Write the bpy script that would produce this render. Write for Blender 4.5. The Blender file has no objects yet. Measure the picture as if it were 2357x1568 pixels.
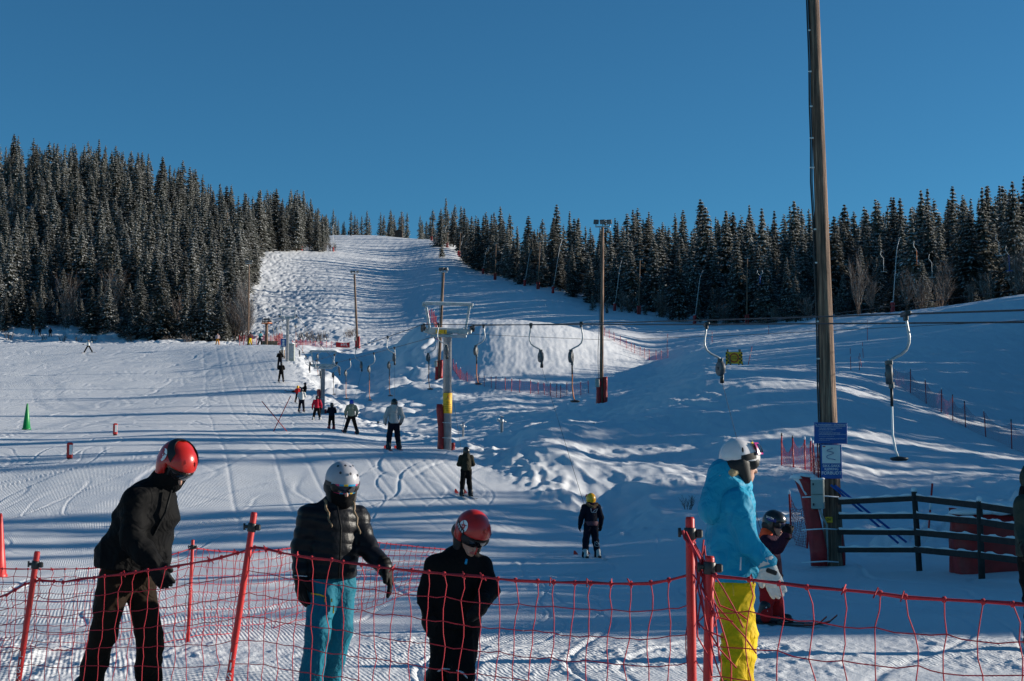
import bpy, math, random
import numpy as np
from mathutils import Vector, Matrix
R = math.radians
random.seed(7)
S = bpy.context.scene
COL = S.collection

# ------------------------------------------------------------------ camera, sky, sun, exposure
UC, VC, F = 1178.5, 784.0, 3274.0          # reference frame 2357 x 1568, focal length in its pixels
HOR, CAMH = 1110.0, 1.5
TH = math.atan((HOR - VC) / F)
cam_data = bpy.data.cameras.new('camera')
cam = bpy.data.objects.new('camera', cam_data)
COL.objects.link(cam)
cam.location = (0, 0, CAMH)
cam.rotation_euler = (R(90) + TH, 0, 0)
cam_data.sensor_width = 36.0
cam_data.lens = 36.0 * F / 2357.0
cam_data.clip_start = 0.1
cam_data.clip_end = 4000
S.camera = cam

SUN_EL, SUN_FWD = 15.2, 11.5               # degrees above the horizon, degrees ahead of straight right
world = bpy.data.worlds.new('World')
S.world = world
world.use_nodes = True
wn = world.node_tree.nodes
bg = wn['Background']
sky = wn.new('ShaderNodeTexSky')
sky.sky_type = 'NISHITA'
sky.sun_disc = False
sky.sun_elevation = R(SUN_EL)
sky.sun_rotation = R(90 - SUN_FWD)
sky.altitude = 1500
sky.air_density = 1.0
sky.dust_density = 0.05
sky.ozone_density = 5.0
tint = wn.new('ShaderNodeVectorMath'); tint.operation = 'MULTIPLY'; tint.inputs[1].default_value = (0.52, 1.0, 1.0)   # cold, saturated white balance of the photograph
world.node_tree.links.new(sky.outputs[0], tint.inputs[0])
world.node_tree.links.new(tint.outputs[0], bg.inputs[0])
bg.inputs[1].default_value = 0.055
sun_data = bpy.data.lights.new('sun', 'SUN')
sun_data.energy = 3.8
sun_data.angle = R(0.5)
sun_data.color = (1.0, 0.92, 0.80)
sun = bpy.data.objects.new('sun', sun_data)
COL.objects.link(sun)
SUNV = Vector((math.cos(R(SUN_FWD)) * math.cos(R(SUN_EL)), math.sin(R(SUN_FWD)) * math.cos(R(SUN_EL)), math.sin(R(SUN_EL))))
sun.rotation_euler = SUNV.to_track_quat('Z', 'Y').to_euler()
sun.location = SUNV * 300
S.view_settings.view_transform = 'Standard'
S.view_settings.look = 'None'
S.view_settings.gamma = 1.0
S.view_settings.use_curve_mapping = False
S.view_settings.exposure = 0.9
S.cycles.max_bounces = 6
S.cycles.diffuse_bounces = 3

# ------------------------------------------------------------------ small helpers
def e_of_v(v):                             # tangent of elevation of a picture row
    return np.tan(TH + np.arctan((VC - np.asarray(v, float)) / F))
def P(u, v, Y):                            # a point on the sight line at forward distance Y
    d = Vector((u - UC, F * math.cos(TH) - (VC - v) * math.sin(TH), F * math.sin(TH) + (VC - v) * math.cos(TH)))
    d *= Y / d.y
    return Vector((d.x, d.y, d.z + CAMH))
def tag(o, label=None, cat=None, group=None, kind=None):
    if label: o['label'] = label
    if cat: o['category'] = cat
    if group: o['group'] = group
    if kind: o['kind'] = kind
    return o
def thing(name, label, cat, loc=(0, 0, 0), rz=0.0, group=None):
    o = bpy.data.objects.new(name, None)
    o.empty_display_size = 0.1
    COL.objects.link(o)
    o.location = loc
    o.rotation_euler = (0, 0, rz)
    return tag(o, label, cat, group)
def copy_tree(o, parent=None):
    c = o.copy(); COL.objects.link(c)
    if parent is not None: c.parent = parent
    for ch in list(o.children): copy_tree(ch, c)
    return c
def link_mesh(name, me, parent=None):
    o = bpy.data.objects.new(name, me); COL.objects.link(o)
    if parent is not None: o.parent = parent
    return o
def np_mesh(name, verts, faces, mats=(), mat_idx=None, smooth=False):
    """verts (n,3), faces (m,4) or (m,3) arrays"""
    me = bpy.data.meshes.new(name)
    verts = np.ascontiguousarray(verts, dtype=np.float32); faces = np.ascontiguousarray(faces, dtype=np.int32)
    m, k = faces.shape
    me.vertices.add(len(verts)); me.vertices.foreach_set('co', verts.ravel())
    me.loops.add(m * k); me.loops.foreach_set('vertex_index', faces.ravel())
    me.polygons.add(m)
    me.polygons.foreach_set('loop_start', np.arange(0, m * k, k, dtype=np.int32))
    try: me.polygons.foreach_set('loop_total', np.full(m, k, dtype=np.int32))
    except Exception: pass
    for mm in mats: me.materials.append(mm)
    if mat_idx is not None: me.polygons.foreach_set('material_index', np.ascontiguousarray(mat_idx, dtype=np.int32))
    me.polygons.foreach_set('use_smooth', np.full(m, smooth, dtype=bool))
    me.update(calc_edges=True); me.validate()
    return me

class MB:
    """collects simple shapes, then links them as ONE mesh object"""
    def __init__(s): s.v = []; s.f = []; s.sm = []
    def add(s, vs, fs, smooth=False):
        o = len(s.v); s.v += [tuple(p) for p in vs]
        for f in fs: s.f.append([i + o for i in f]); s.sm.append(smooth)
        return s
    def box(s, c, d, rot=None, bev=0.0):
        hx, hy, hz = d[0] / 2, d[1] / 2, d[2] / 2
        M = rot if rot is not None else Matrix.Identity(3)
        C = Vector(c)
        if bev <= 0:
            vs = [C + M @ Vector((x * hx, y * hy, z * hz)) for x in (-1, 1) for y in (-1, 1) for z in (-1, 1)]
            return s.add(vs, [(0, 1, 3, 2), (4, 6, 7, 5), (0, 4, 5, 1), (2, 3, 7, 6), (0, 2, 6, 4), (1, 5, 7, 3)])
        b = min(bev, hx * .9, hy * .9, hz * .9)
        sec = []
        for z, k in ((-hz, b), (-hz + b, 0), (hz - b, 0), (hz, b)):
            x, y = hx - k, hy - k
            ring = [(-x + b, -y), (x - b, -y), (x, -y + b), (x, y - b), (x - b, y), (-x + b, y), (-x, y - b), (-x, -y + b)]
            sec.append([C + M @ Vector((p[0], p[1], z)) for p in ring])
        s.loft(sec, True, True); return s
    def loft(s, rings, cap0=True, cap1=True, smooth=False, closed=True):
        o = len(s.v); n = len(rings[0])
        for r in rings: s.v += [tuple(p) for p in r]
        for i in range(len(rings) - 1):
            for j in range(n if closed else n - 1):
                a = o + i * n + j; b = o + i * n + (j + 1) % n
                s.f.append([a, b, b + n, a + n]); s.sm.append(smooth)
        if cap0: s.f.append([o + j for j in range(n)][::-1]); s.sm.append(False)
        if cap1: s.f.append([o + (len(rings) - 1) * n + j for j in range(n)]); s.sm.append(False)
        return s
    def tube(s, pts, r, n=8, cap=True, smooth=True, flat=1.0):
        pts = [Vector(p) for p in pts]; rs = r if isinstance(r, (list, tuple)) else [r] * len(pts)
        rings = []; up = None
        for i, p in enumerate(pts):
            t = (pts[min(i + 1, len(pts) - 1)] - pts[max(i - 1, 0)])
            if t.length < 1e-9: t = Vector((0, 0, 1))
            t.normalize()
            if up is None:
                up = Vector((0, 0, 1)) if abs(t.z) < 0.9 else Vector((1, 0, 0))
            a = t.cross(up)
            if a.length < 1e-4: a = t.cross(Vector((0, 1, 0)))
            a.normalize(); b = a.cross(t).normalized(); up = b
            rings.append([p + (a * math.cos(k * 2 * math.pi / n) + b * math.sin(k * 2 * math.pi / n) * flat) * rs[i] for k in range(n)])
        return s.loft(rings, cap, cap, smooth)
    def lathe(s, prof, c=(0, 0, 0), n=16, smooth=True, M=None):
        C = Vector(c); M = M or Matrix.Identity(3)
        rings = [[C + M @ Vector((r * math.cos(k * 2 * math.pi / n), r * math.sin(k * 2 * math.pi / n), z)) for k in range(n)] for r, z in prof]
        return s.loft(rings, True, True, smooth)
    def build(s, name, m, parent=None):
        me = bpy.data.meshes.new(name); me.from_pydata(s.v, [], s.f)
        for mm in (m if isinstance(m, (list, tuple)) else [m]): me.materials.append(mm)
        me.polygons.foreach_set('use_smooth', s.sm); me.update()
        return link_mesh(name, me, parent)

# ------------------------------------------------------------------ gradient noise in numpy
_rs = np.random.RandomState(3)
_perm = np.concatenate([_rs.permutation(256)] * 3)
_ga = _rs.rand(256) * 2 * np.pi
_gx, _gy = np.cos(_ga), np.sin(_ga)
def gnoise(x, y, seed=0):
    x = np.asarray(x, float) + seed * 17.31; y = np.asarray(y, float) + seed * 9.77
    xi = np.floor(x).astype(int); yi = np.floor(y).astype(int)
    fx, fy = x - xi, y - yi
    def g(i, j, dx, dy):
        h = _perm[(_perm[i & 255] + j) & 255]
        return _gx[h] * dx + _gy[h] * dy
    u = fx * fx * fx * (fx * (fx * 6 - 15) + 10); w = fy * fy * fy * (fy * (fy * 6 - 15) + 10)
    a = g(xi, yi, fx, fy); b = g(xi + 1, yi, fx - 1, fy); c = g(xi, yi + 1, fx, fy - 1); d = g(xi + 1, yi + 1, fx - 1, fy - 1)
    return 1.5 * ((a + (b - a) * u) + ((c + (d - c) * u) - (a + (b - a) * u)) * w)
def sstep(a, b, x):
    t = np.clip((x - a) / (b - a), 0, 1); return t * t * (3 - 2 * t)

# ------------------------------------------------------------------ materials
def new_mat(name):
    m = bpy.data.materials.new(name); m.use_nodes = True
    nt = m.node_tree; return m, nt, nt.nodes['Principled BSDF']
def mat(name, col, rough=0.7, metal=0.0, var=0.15, scale=8.0, bump=0.0, bscale=40.0, spec=0.4, coat=0.0, sheen=0.0):
    m, nt, b = new_mat(name)
    n = nt.nodes; l = nt.links
    tc = n.new('ShaderNodeTexCoord')
    nz = n.new('ShaderNodeTexNoise'); nz.inputs['Scale'].default_value = scale; nz.inputs['Detail'].default_value = 4
    l.new(tc.outputs['Object'], nz.inputs['Vector'])
    rp = n.new('ShaderNodeMapRange'); rp.inputs['From Min'].default_value = 0.3; rp.inputs['From Max'].default_value = 0.7
    rp.inputs['To Min'].default_value = 1 - var; rp.inputs['To Max'].default_value = 1 + var
    l.new(nz.outputs['Fac'], rp.inputs['Value'])
    mx = n.new('ShaderNodeVectorMath'); mx.operation = 'SCALE'; mx.inputs[0].default_value = col[:3]
    l.new(rp.outputs[0], mx.inputs['Scale']); l.new(mx.outputs[0], b.inputs['Base Color'])
    b.inputs['Roughness'].default_value = rough; b.inputs['Metallic'].default_value = metal
    b.inputs['Specular IOR Level'].default_value = spec; b.inputs['Coat Weight'].default_value = coat
    b.inputs['Sheen Weight'].default_value = sheen
    if bump > 0:
        n2 = n.new('ShaderNodeTexNoise'); n2.inputs['Scale'].default_value = bscale; n2.inputs['Detail'].default_value = 5
        l.new(tc.outputs['Object'], n2.inputs['Vector'])
        bp = n.new('ShaderNodeBump'); bp.inputs['Strength'].default_value = bump; bp.inputs['Distance'].default_value = 0.02
        l.new(n2.outputs['Fac'], bp.inputs['Height']); l.new(bp.outputs[0], b.inputs['Normal'])
    return m
# ------------------------------------------------------------------ terrain: slope profiles by direction, (distance, picture row of the snow there)
PROF = {
 -700: [(185,815),(205,800),(225,800),(245,770),(300,650),(350,540),(420,430),(520,450),(760,520)],
 -300: [(50,1040),(100,950),(150,855),(185,805),(205,793),(222,795),(240,765),(300,650),(350,540),(400,432),(450,425),(520,440),(760,520)],
    0: [(50,1040),(100,950),(150,852),(185,808),(205,790),(220,792),(236,755),(300,645),(350,540),(400,436),(440,425),(520,440),(760,520)],
  200: [(50,1038),(100,950),(150,850),(177,812),(200,792),(218,793),(240,762),(300,650),(350,552),(400,452),(440,436),(520,450),(760,520)],
  400: [(50,1038),(100,946),(126,895),(150,848),(180,802),(200,790),(218,788),(232,772),(280,700),(340,600),(400,505),(450,484),(520,490),(760,520)],
  570: [(29,1275),(40,1149),(50,1037),(72,990),(100,946),(126,885),(150,830),(175,794),(195,797),(225,782),(260,742),(310,680),(370,608),(430,565),(500,550),(570,545),(760,540)],
  660: [(29,1275),(40,1149),(50,1037),(72,988),(100,950),(126,880),(150,823),(178,794),(200,800),(225,782),(260,740),(310,685),(370,622),(430,575),(500,556),(570,550),(760,555)],
  760: [(29,1275),(40,1149),(50,1036),(72,989),(98,950),(126,905),(150,855),(180,806),(205,798),(240,760),(300,692),(370,628),(430,585),(500,556),(570,541),(640,545),(760,560)],
  850: [(29,1275),(40,1149),(50,1036),(69,1005),(85,985),(100,962),(130,905),(160,848),(190,808),(205,801),(240,766),(300,702),(370,640),(450,585),(570,541),(640,545),(760,560)],
  930: [(29,1278),(40,1148),(50,1036),(60,1022),(85,985),(110,935),(140,850),(152,812),(165,781),(175,775),(190,800),(205,797),(240,763),(300,705),(370,648),(450,592),(540,548),(640,552),(760,565)],
  982: [(29,1280),(40,1148),(50,1036),(59,1022),(80,990),(105,940),(125,890),(136,855),(150,790),(164,734),(172,728),(187,796),(206,796),(240,763),(280,703),(340,656),(410,608),(500,556),(600,552),(760,560)],
 1030: [(29,1283),(40,1147),(51,1035),(58,1022),(75,995),(100,945),(120,900),(133,872),(150,800),(165,742),(174,733),(188,796),(206,795),(240,762),(280,702),(340,654),(410,606),(500,556),(600,552),(760,560)],
 1130: [(29,1288),(40,1150),(47,1080),(56,1030),(75,985),(100,930),(122,892),(140,812),(160,742),(171,731),(186,792),(206,786),(243,748),(280,696),(340,650),(420,620),(520,590),(760,580)],
 1250: [(29,1291),(36,1212),(44,1110),(50,1035),(58,992),(66,985),(90,945),(118,905),(140,818),(160,748),(171,738),(186,785),(206,776),(243,738),(280,690),(330,655),(420,620),(520,590),(760,580)],
 1400: [(20,1385),(29,1290),(35,1222),(42,1142),(52,1050),(60,1000),(68,985),(89,928),(118,895),(140,842),(165,778),(180,768),(205,752),(240,734),(272,716),(330,676),(420,628),(760,600)],
 1500: [(20,1385),(29,1285),(36,1205),(44,1105),(54,1030),(64,965),(75,925),(89,908),(120,880),(150,836),(180,795),(210,762),(240,742),(264,724),(330,668),(420,606),(760,600)],
 1620: [(20,1380),(29,1278),(37,1180),(46,1090),(56,1010),(66,930),(78,862),(88,850),(105,852),(130,818),(180,776),(225,753),(252,742),(330,672),(420,610),(760,600)],
 1750: [(20,1375),(28,1285),(36,1185),(46,1080),(56,990),(66,910),(78,850),(86,843),(100,846),(130,800),(180,766),(225,750),(245,742),(330,668),(420,606),(760,600)],
 1900: [(20,1370),(26,1302),(33,1215),(42,1110),(52,1020),(62,940),(74,872),(82,853),(95,846),(130,790),(170,748),(205,735),(230,728),(330,656),(420,600),(760,600)],
 2050: [(20,1365),(26,1300),(34,1215),(42,1130),(52,1045),(62,975),(74,915),(84,880),(96,852),(130,775),(160,728),(185,720),(220,722),(330,640),(420,590),(760,600)],
 2220: [(20,1360),(27,1280),(34,1205),(42,1130),(52,1065),(62,1015),(72,972),(86,905),(100,848),(130,752),(152,702),(170,700),(215,708),(330,624),(420,580),(760,600)],
 2400: [(20,1355),(27,1265),(34,1190),(42,1130),(52,1085),(62,1045),(72,1000),(86,930),(100,868),(125,758),(145,684),(160,676),(200,690),(330,610),(420,570),(760,600)],
 2700: [(20,1350),(27,1255),(34,1190),(42,1135),(52,1090),(62,1050),(72,1005),(86,940),(100,880),(125,775),(145,700),(165,668),(200,680),(330,630),(420,600),(760,600)],
 3600: [(20,1350),(27,1255),(42,1140),(62,1060),(86,960),(125,830),(165,740),(200,720),(330,650),(760,610)],
}
def pchip(xk, yk, x):
    xk = np.asarray(xk, float); yk = np.asarray(yk, float)
    h = np.diff(xk); s = np.diff(yk, axis=0) / h[(slice(None),) + (None,) * (yk.ndim - 1)]
    d = np.zeros_like(yk)
    a, b = s[:-1], s[1:]
    with np.errstate(divide='ignore', invalid='ignore'):
        hm = np.where(a * b > 0, 2 * a * b / (a + b), 0.0)
    d[1:-1] = np.nan_to_num(hm); d[0] = s[0]; d[-1] = s[-1]
    x = np.clip(x, xk[0], xk[-1]); i = np.clip(np.searchsorted(xk, x) - 1, 0, len(xk) - 2)
    sh = (slice(None),) + (None,) * (yk.ndim - 1)
    hh = h[i][sh]; t = ((x - xk[i]) / h[i])[sh]
    return ((1 + 2 * t) * (1 - t) ** 2 * yk[i] + t * (1 - t) ** 2 * hh * d[i] + t * t * (3 - 2 * t) * yk[i + 1] + t * t * (t - 1) * hh * d[i + 1])
LY = np.linspace(math.log(4.0), math.log(800.0), 420)
UK = sorted(PROF)
rows = []
for u in UK:
    k = PROF[u]
    if k[0][0] > 100: k = [(50, 1040), (100, 950), (150, 858)] + k
    ys = [4.0, 8.0, 12.0, 16.0] + [a for a, b in k]
    ez = [-CAMH / 4, -CAMH / 8, -(CAMH + 0.0) / 12, -(CAMH + 0.0) / 16] + list(e_of_v([b for a, b in k]))
    if ys[4] > 45: ys[4:4] = [29.0, 40.0]; ez[4:4] = [(-0.02 - CAMH) / 29, (1.02 - CAMH) / 40]
    rows.append(pchip(np.log(ys), np.array(ez), LY))
E = np.array(rows)                                   # column x distance
AZ = np.linspace((UK[0] - UC) / 3265, (UK[-1] - UC) / 3265, 700)
E = pchip(np.array([(u - UC) / 3265 for u in UK]), E, AZ)
def gauss(a, s, ax):
    r = int(3 * s); k = np.exp(-0.5 * (np.arange(-r, r + 1) / s) ** 2); k /= k.sum()
    p = np.pad(a, [(r, r) if i == ax else (0, 0) for i in range(2)], mode='edge')
    return np.apply_along_axis(lambda q: np.convolve(q, k, 'valid'), ax, p)
E = gauss(gauss(E, 5, 0), 1.6, 1)
ZT = CAMH + E * np.exp(LY)[None, :]
def H(x, y):
    x = np.asarray(x, float); y = np.asarray(y, float)
    yy = np.clip(y, 4.0, 795.0)
    a = np.clip((x / yy - AZ[0]) / (AZ[1] - AZ[0]), 0, len(AZ) - 1.001); b = np.clip((np.log(yy) - LY[0]) / (LY[1] - LY[0]), 0, len(LY) - 1.001)
    i = a.astype(int); j = b.astype(int); p = a - i; q = b - j
    return (ZT[i, j] * (1 - p) * (1 - q) + ZT[i + 1, j] * p * (1 - q) + ZT[i, j + 1] * (1 - p) * q + ZT[i + 1, j + 1] * p * q)
def G(u, Y, dz=0.0):                                  # ground point seen in picture column u at distance Y
    z = 0.0; x = 0.0
    for _ in range(4):
        x = (u - UC) / F * (Y * math.cos(TH) + (z - CAMH) * math.sin(TH)); z = float(H(x, Y))
    return Vector((x, Y, z + dz))
def az_u(x, y): return UC + 3265 * x / np.maximum(y, 4)
def px(Y): return Y / F                               # metres per reference pixel at distance Y

# area masks, in plan
def line_x(y): return -2.4 - 0.225 * (y - 51.0)        # the lift line
def m_groom(x, y):                                     # groomed snow: left field and lift track, top run, right run
    u = az_u(x, y)
    g = sstep(-3.0, -1.0, (line_x(y) + 0.5) - x + 0.08 * np.maximum(30 - y, 0) * 3)     # left of the lift
    g = np.where(y < 30, 1.0, g) * (1 - sstep(205, 222, y))
    return g
def features(x, y):
    u = az_u(x, y)
    n = gnoise
    wx = x + 1.3 * n(x / 6, y / 6, 1); wy = y + 1.3 * n(x / 6, y / 6, 2)
    dist = np.maximum(y, 4)
    z = np.zeros_like(x)
    gr = m_groom(x, y)
    # right run (behind the kicker) is groomed too
    run = sstep(560, 900, u + 0.75 * (y - 400)) * sstep(205, 235, y)
    mog = sstep(195, 215, y) * (1 - run) * (1 - sstep(480, 540, y))
    # moguls: curved piles and troughs
    r1 = 1 - np.abs(n(wx / 4.2, wy / 9.0, 4)) * 2.2
    r2 = 1 - np.abs(n(wx / 2.2 + 9, wy / 4.6, 5)) * 2.2
    wx2 = wx + 1.1 * n(x / 2.6, y / 3.5, 61); wy2 = wy + 1.6 * n(x / 2.6, y / 3.5, 62)
    r3 = np.exp(-(n(wx2 / 2.6, wy2 / 5.5, 63) / .10) ** 2); r4 = np.exp(-(n(wx2 / 1.7 + 5, wy2 / 3.6, 64) / .14) ** 2)
    z += mog * .72 * (0.13 * r1 + 0.10 * r2 - 0.26 * r3 - 0.16 * r4 + 0.12 * n(x / 1.3, y / 2.4, 6) + .5 * n(x / 14, y / 18, 65))
    # untouched snow right of the lift: soft pillows crossed by old tracks
    soft = (1 - gr) * (1 - sstep(185, 205, y)) * sstep(24, 34, y)
    kick = sstep(985, 1040, u) * (1 - sstep(1420, 1480, u)) * sstep(126, 136, y) * (1 - sstep(172, 178, y))
    mound = sstep(1660, 1740, u) * sstep(44, 56, y)
    smooth = np.clip(kick + mound * 0.9 + sstep(150, 175, y) * sstep(1350, 1450, u), 0, 1)
    pil = 0.34 * n(wx / 3.4, wy / 5.5, 7) + 0.16 * n(wx / 1.5, wy / 2.6, 8)
    left_gully = sstep(58, 70, y) * (1 - sstep(1020, 1060, u))
    z += soft * (1 - smooth) * (pil * (0.16 + 1.1 * left_gully) + (1 - left_gully) * (.42 * n(wx / 7, wy / 9, 51) + .10 * np.abs(n(wx / 3.2, wy / 7, 52))) + 0.05 * n(x / .5, y / .9, 9))
    for sd, sc, wd, dp in ((11, 9.0, .05, .16), (12, 6.0, .06, .12), (13, 13.0, .03, .2)):
        f = n(wx / sc, wy / (sc * 2.2), sd)
        z -= soft * (1 - smooth) * (.25 + .75 * left_gully) * dp * np.exp(-(f / wd) ** 2) * 1.1
    z += soft * smooth * (0.05 * n(x / 1.1, y / 4, 14) + 0.03 * n(x / .35, y / 1.5, 15))
    rg = np.clip(1 - np.abs(n((x + .35 * y) / 1.9, y / 6, 71)) * 2.4, 0, 1) ** 3; rg2 = np.clip(1 - np.abs(n((x + .5 * y) / .8, y / 3, 72)) * 2.4, 0, 1) ** 3
    wind = soft * sstep(1040, 1120, u) * (1 - kick) * (1 - mound * .8) * (1 - sstep(120, 150, y))
    z += wind * (0.06 * rg + 0.028 * rg2 + .02 * n(x / .35, y / .5, 73))
    # ragged edge of the mound's left shoulder
    edge = np.exp(-((u - 1640) / 90) ** 2) * sstep(36, 46, y) * (1 - sstep(84, 92, y))
    z += edge * (0.16 * n((x + .35 * y) / 2.6, y / 7, 16) + 0.05 * n((x + .35 * y) / .9, y / 4, 17))
    # a windlip hump and the hollow before it
    z += 0.34 * np.exp(-((u - 1300) / 110) ** 2 - ((y - 58) / 3.4) ** 2)
    z -= 0.45 * np.exp(-((u - 1395) / 70) ** 2 - ((y - 38) / 4.0) ** 2)
    # bank of pushed up snow along the right edge of the track, at right of the frame, and by the left trees
    bank = np.exp(-((x - (line_x(y) + 1.7)) / 0.9) ** 2) * sstep(31, 37, y) * (1 - sstep(150, 175, y))
    z += bank * (0.12 + 0.14 * n(x / .8, y / 1.3, 18) + .1 * n(x / .3, y / .5, 19))
    z += 1.15 * np.exp(-((u - 2420) / 150) ** 2 - ((y - 30) / 3.0) ** 2) * (1 + 0.35 * n(x / .7, y / .7, 20) + .15 * n(x / .25, y / .25, 21))
    z += 0.35 * np.exp(-((u - 2120) / 150) ** 2 - ((y - 29) / 1.6) ** 2) * (1 + 0.9 * n(x / .5, y / .5, 20) + .4 * n(x / .2, y / .2, 21))
    rough_left = sstep(204, 215, y) * (1 - sstep(300, 340, y)) * (1 - sstep(520, 560, u))
    z += rough_left * (0.5 * n(x / 9, y / 12, 22) + 0.25 * n(x / 3, y / 4, 23))
    # chopped foreground snow, boot prints, soft ridges thrown by skis
    fg = 1 - sstep(26, 60, y)
    ch = sstep(0.02, 0.34, n(x / 1.7, y / 2.4, 24))
    nearnet = np.exp(-((y - 12.6) / 1.6) ** 2)
    lump = np.maximum(n(x / .16, y / .16, 25), 0) * 0.6 + np.maximum(n(x / .07, y / .07, 26), 0) * .3
    z += fg * (0.02 * ch + 0.035 * nearnet) * lump + fg * 0.02 * n(x / .9, y / .9, 28)
    # ski tracks on groomed snow: thin curved furrows with a raised rim
    gm = np.clip(gr + fg, 0, 1) * (1 - sstep(195, 207, y))
    for sd, sc, st, wd, dp in ((31, 5.5, 4.0, .008, .016), (32, 8.0, 5.5, .006, .018), (33, 3.6, 3.2, .010, .012), (34, 11., 6.0, .005, .02), (35, 2.6, 3.0, .012, .009), (36, 14., 2.0, .004, .02)):
        f = n(wx / sc, wy / (sc * st), sd)
        w2 = np.maximum(wd, 0.00045 * dist / sc * 3)
        z -= gm * dp * np.exp(-(f / w2) ** 2)
        z += gm * dp * .5 * np.exp(-((f - 2.1 * w2) / w2) ** 2)
    # straight tow tracks under the lift
    for k, off in enumerate((-3.2, -2.6, -2.2, -1.9, -1.5, -1.2, -0.8, -4.4, -5.2, -6.3, -7.9)):
        xt = line_x(y) + off + 0.12 * n(y / 17, y * 0 + k, 40)
        w = np.maximum(0.06, 0.0007 * dist)
        z -= sstep(28, 38, y) * (1 - sstep(180, 200, y)) * 0.013 * np.exp(-((x - xt) / w) ** 2)
    run_t = run * (0.05 * n(x / 1.2, y / 14, 41) + 0.03 * n(x / .5, y / 7, 42))
    z += run_t
    z += (0.05 * n(x / 4, y / 6, 43) + 0.12 * n(x / 11, y / 15, 44)) * sstep(14, 40, y)
    # hillside under the trees
    z += sstep(240, 300, y) * (np.where((u < 560) | (u > 1500), 1, 0)) * 0.8 * n(x / 14, y / 14, 45)
    return z

yr = [-10, -7, -4, -2, 0, 1, 2, 3]
y = 4.0
while y < 765: yr.append(y); y *= 1.0042
yr = np.array(yr)
ac = list(np.linspace(-0.405, 0.405, 1060)); a = 0.405
side = []
while a < 3.2: a *= 1.045; side.append(a)
ac = np.array([-q for q in side[::-1]] + ac + side)
XX = ac[None, :] * np.maximum(yr, 4.0)[:, None]; YY = np.repeat(yr[:, None], len(ac), 1)
ZZ = H(XX, YY) + features(XX, YY)
nr, nc = XX.shape
idx = np.arange(nr * nc, dtype=np.int32).reshape(nr, nc)
quads = np.stack([idx[:-1, :-1], idx[:-1, 1:], idx[1:, 1:], idx[1:, :-1]], -1).reshape(-1, 4)

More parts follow.
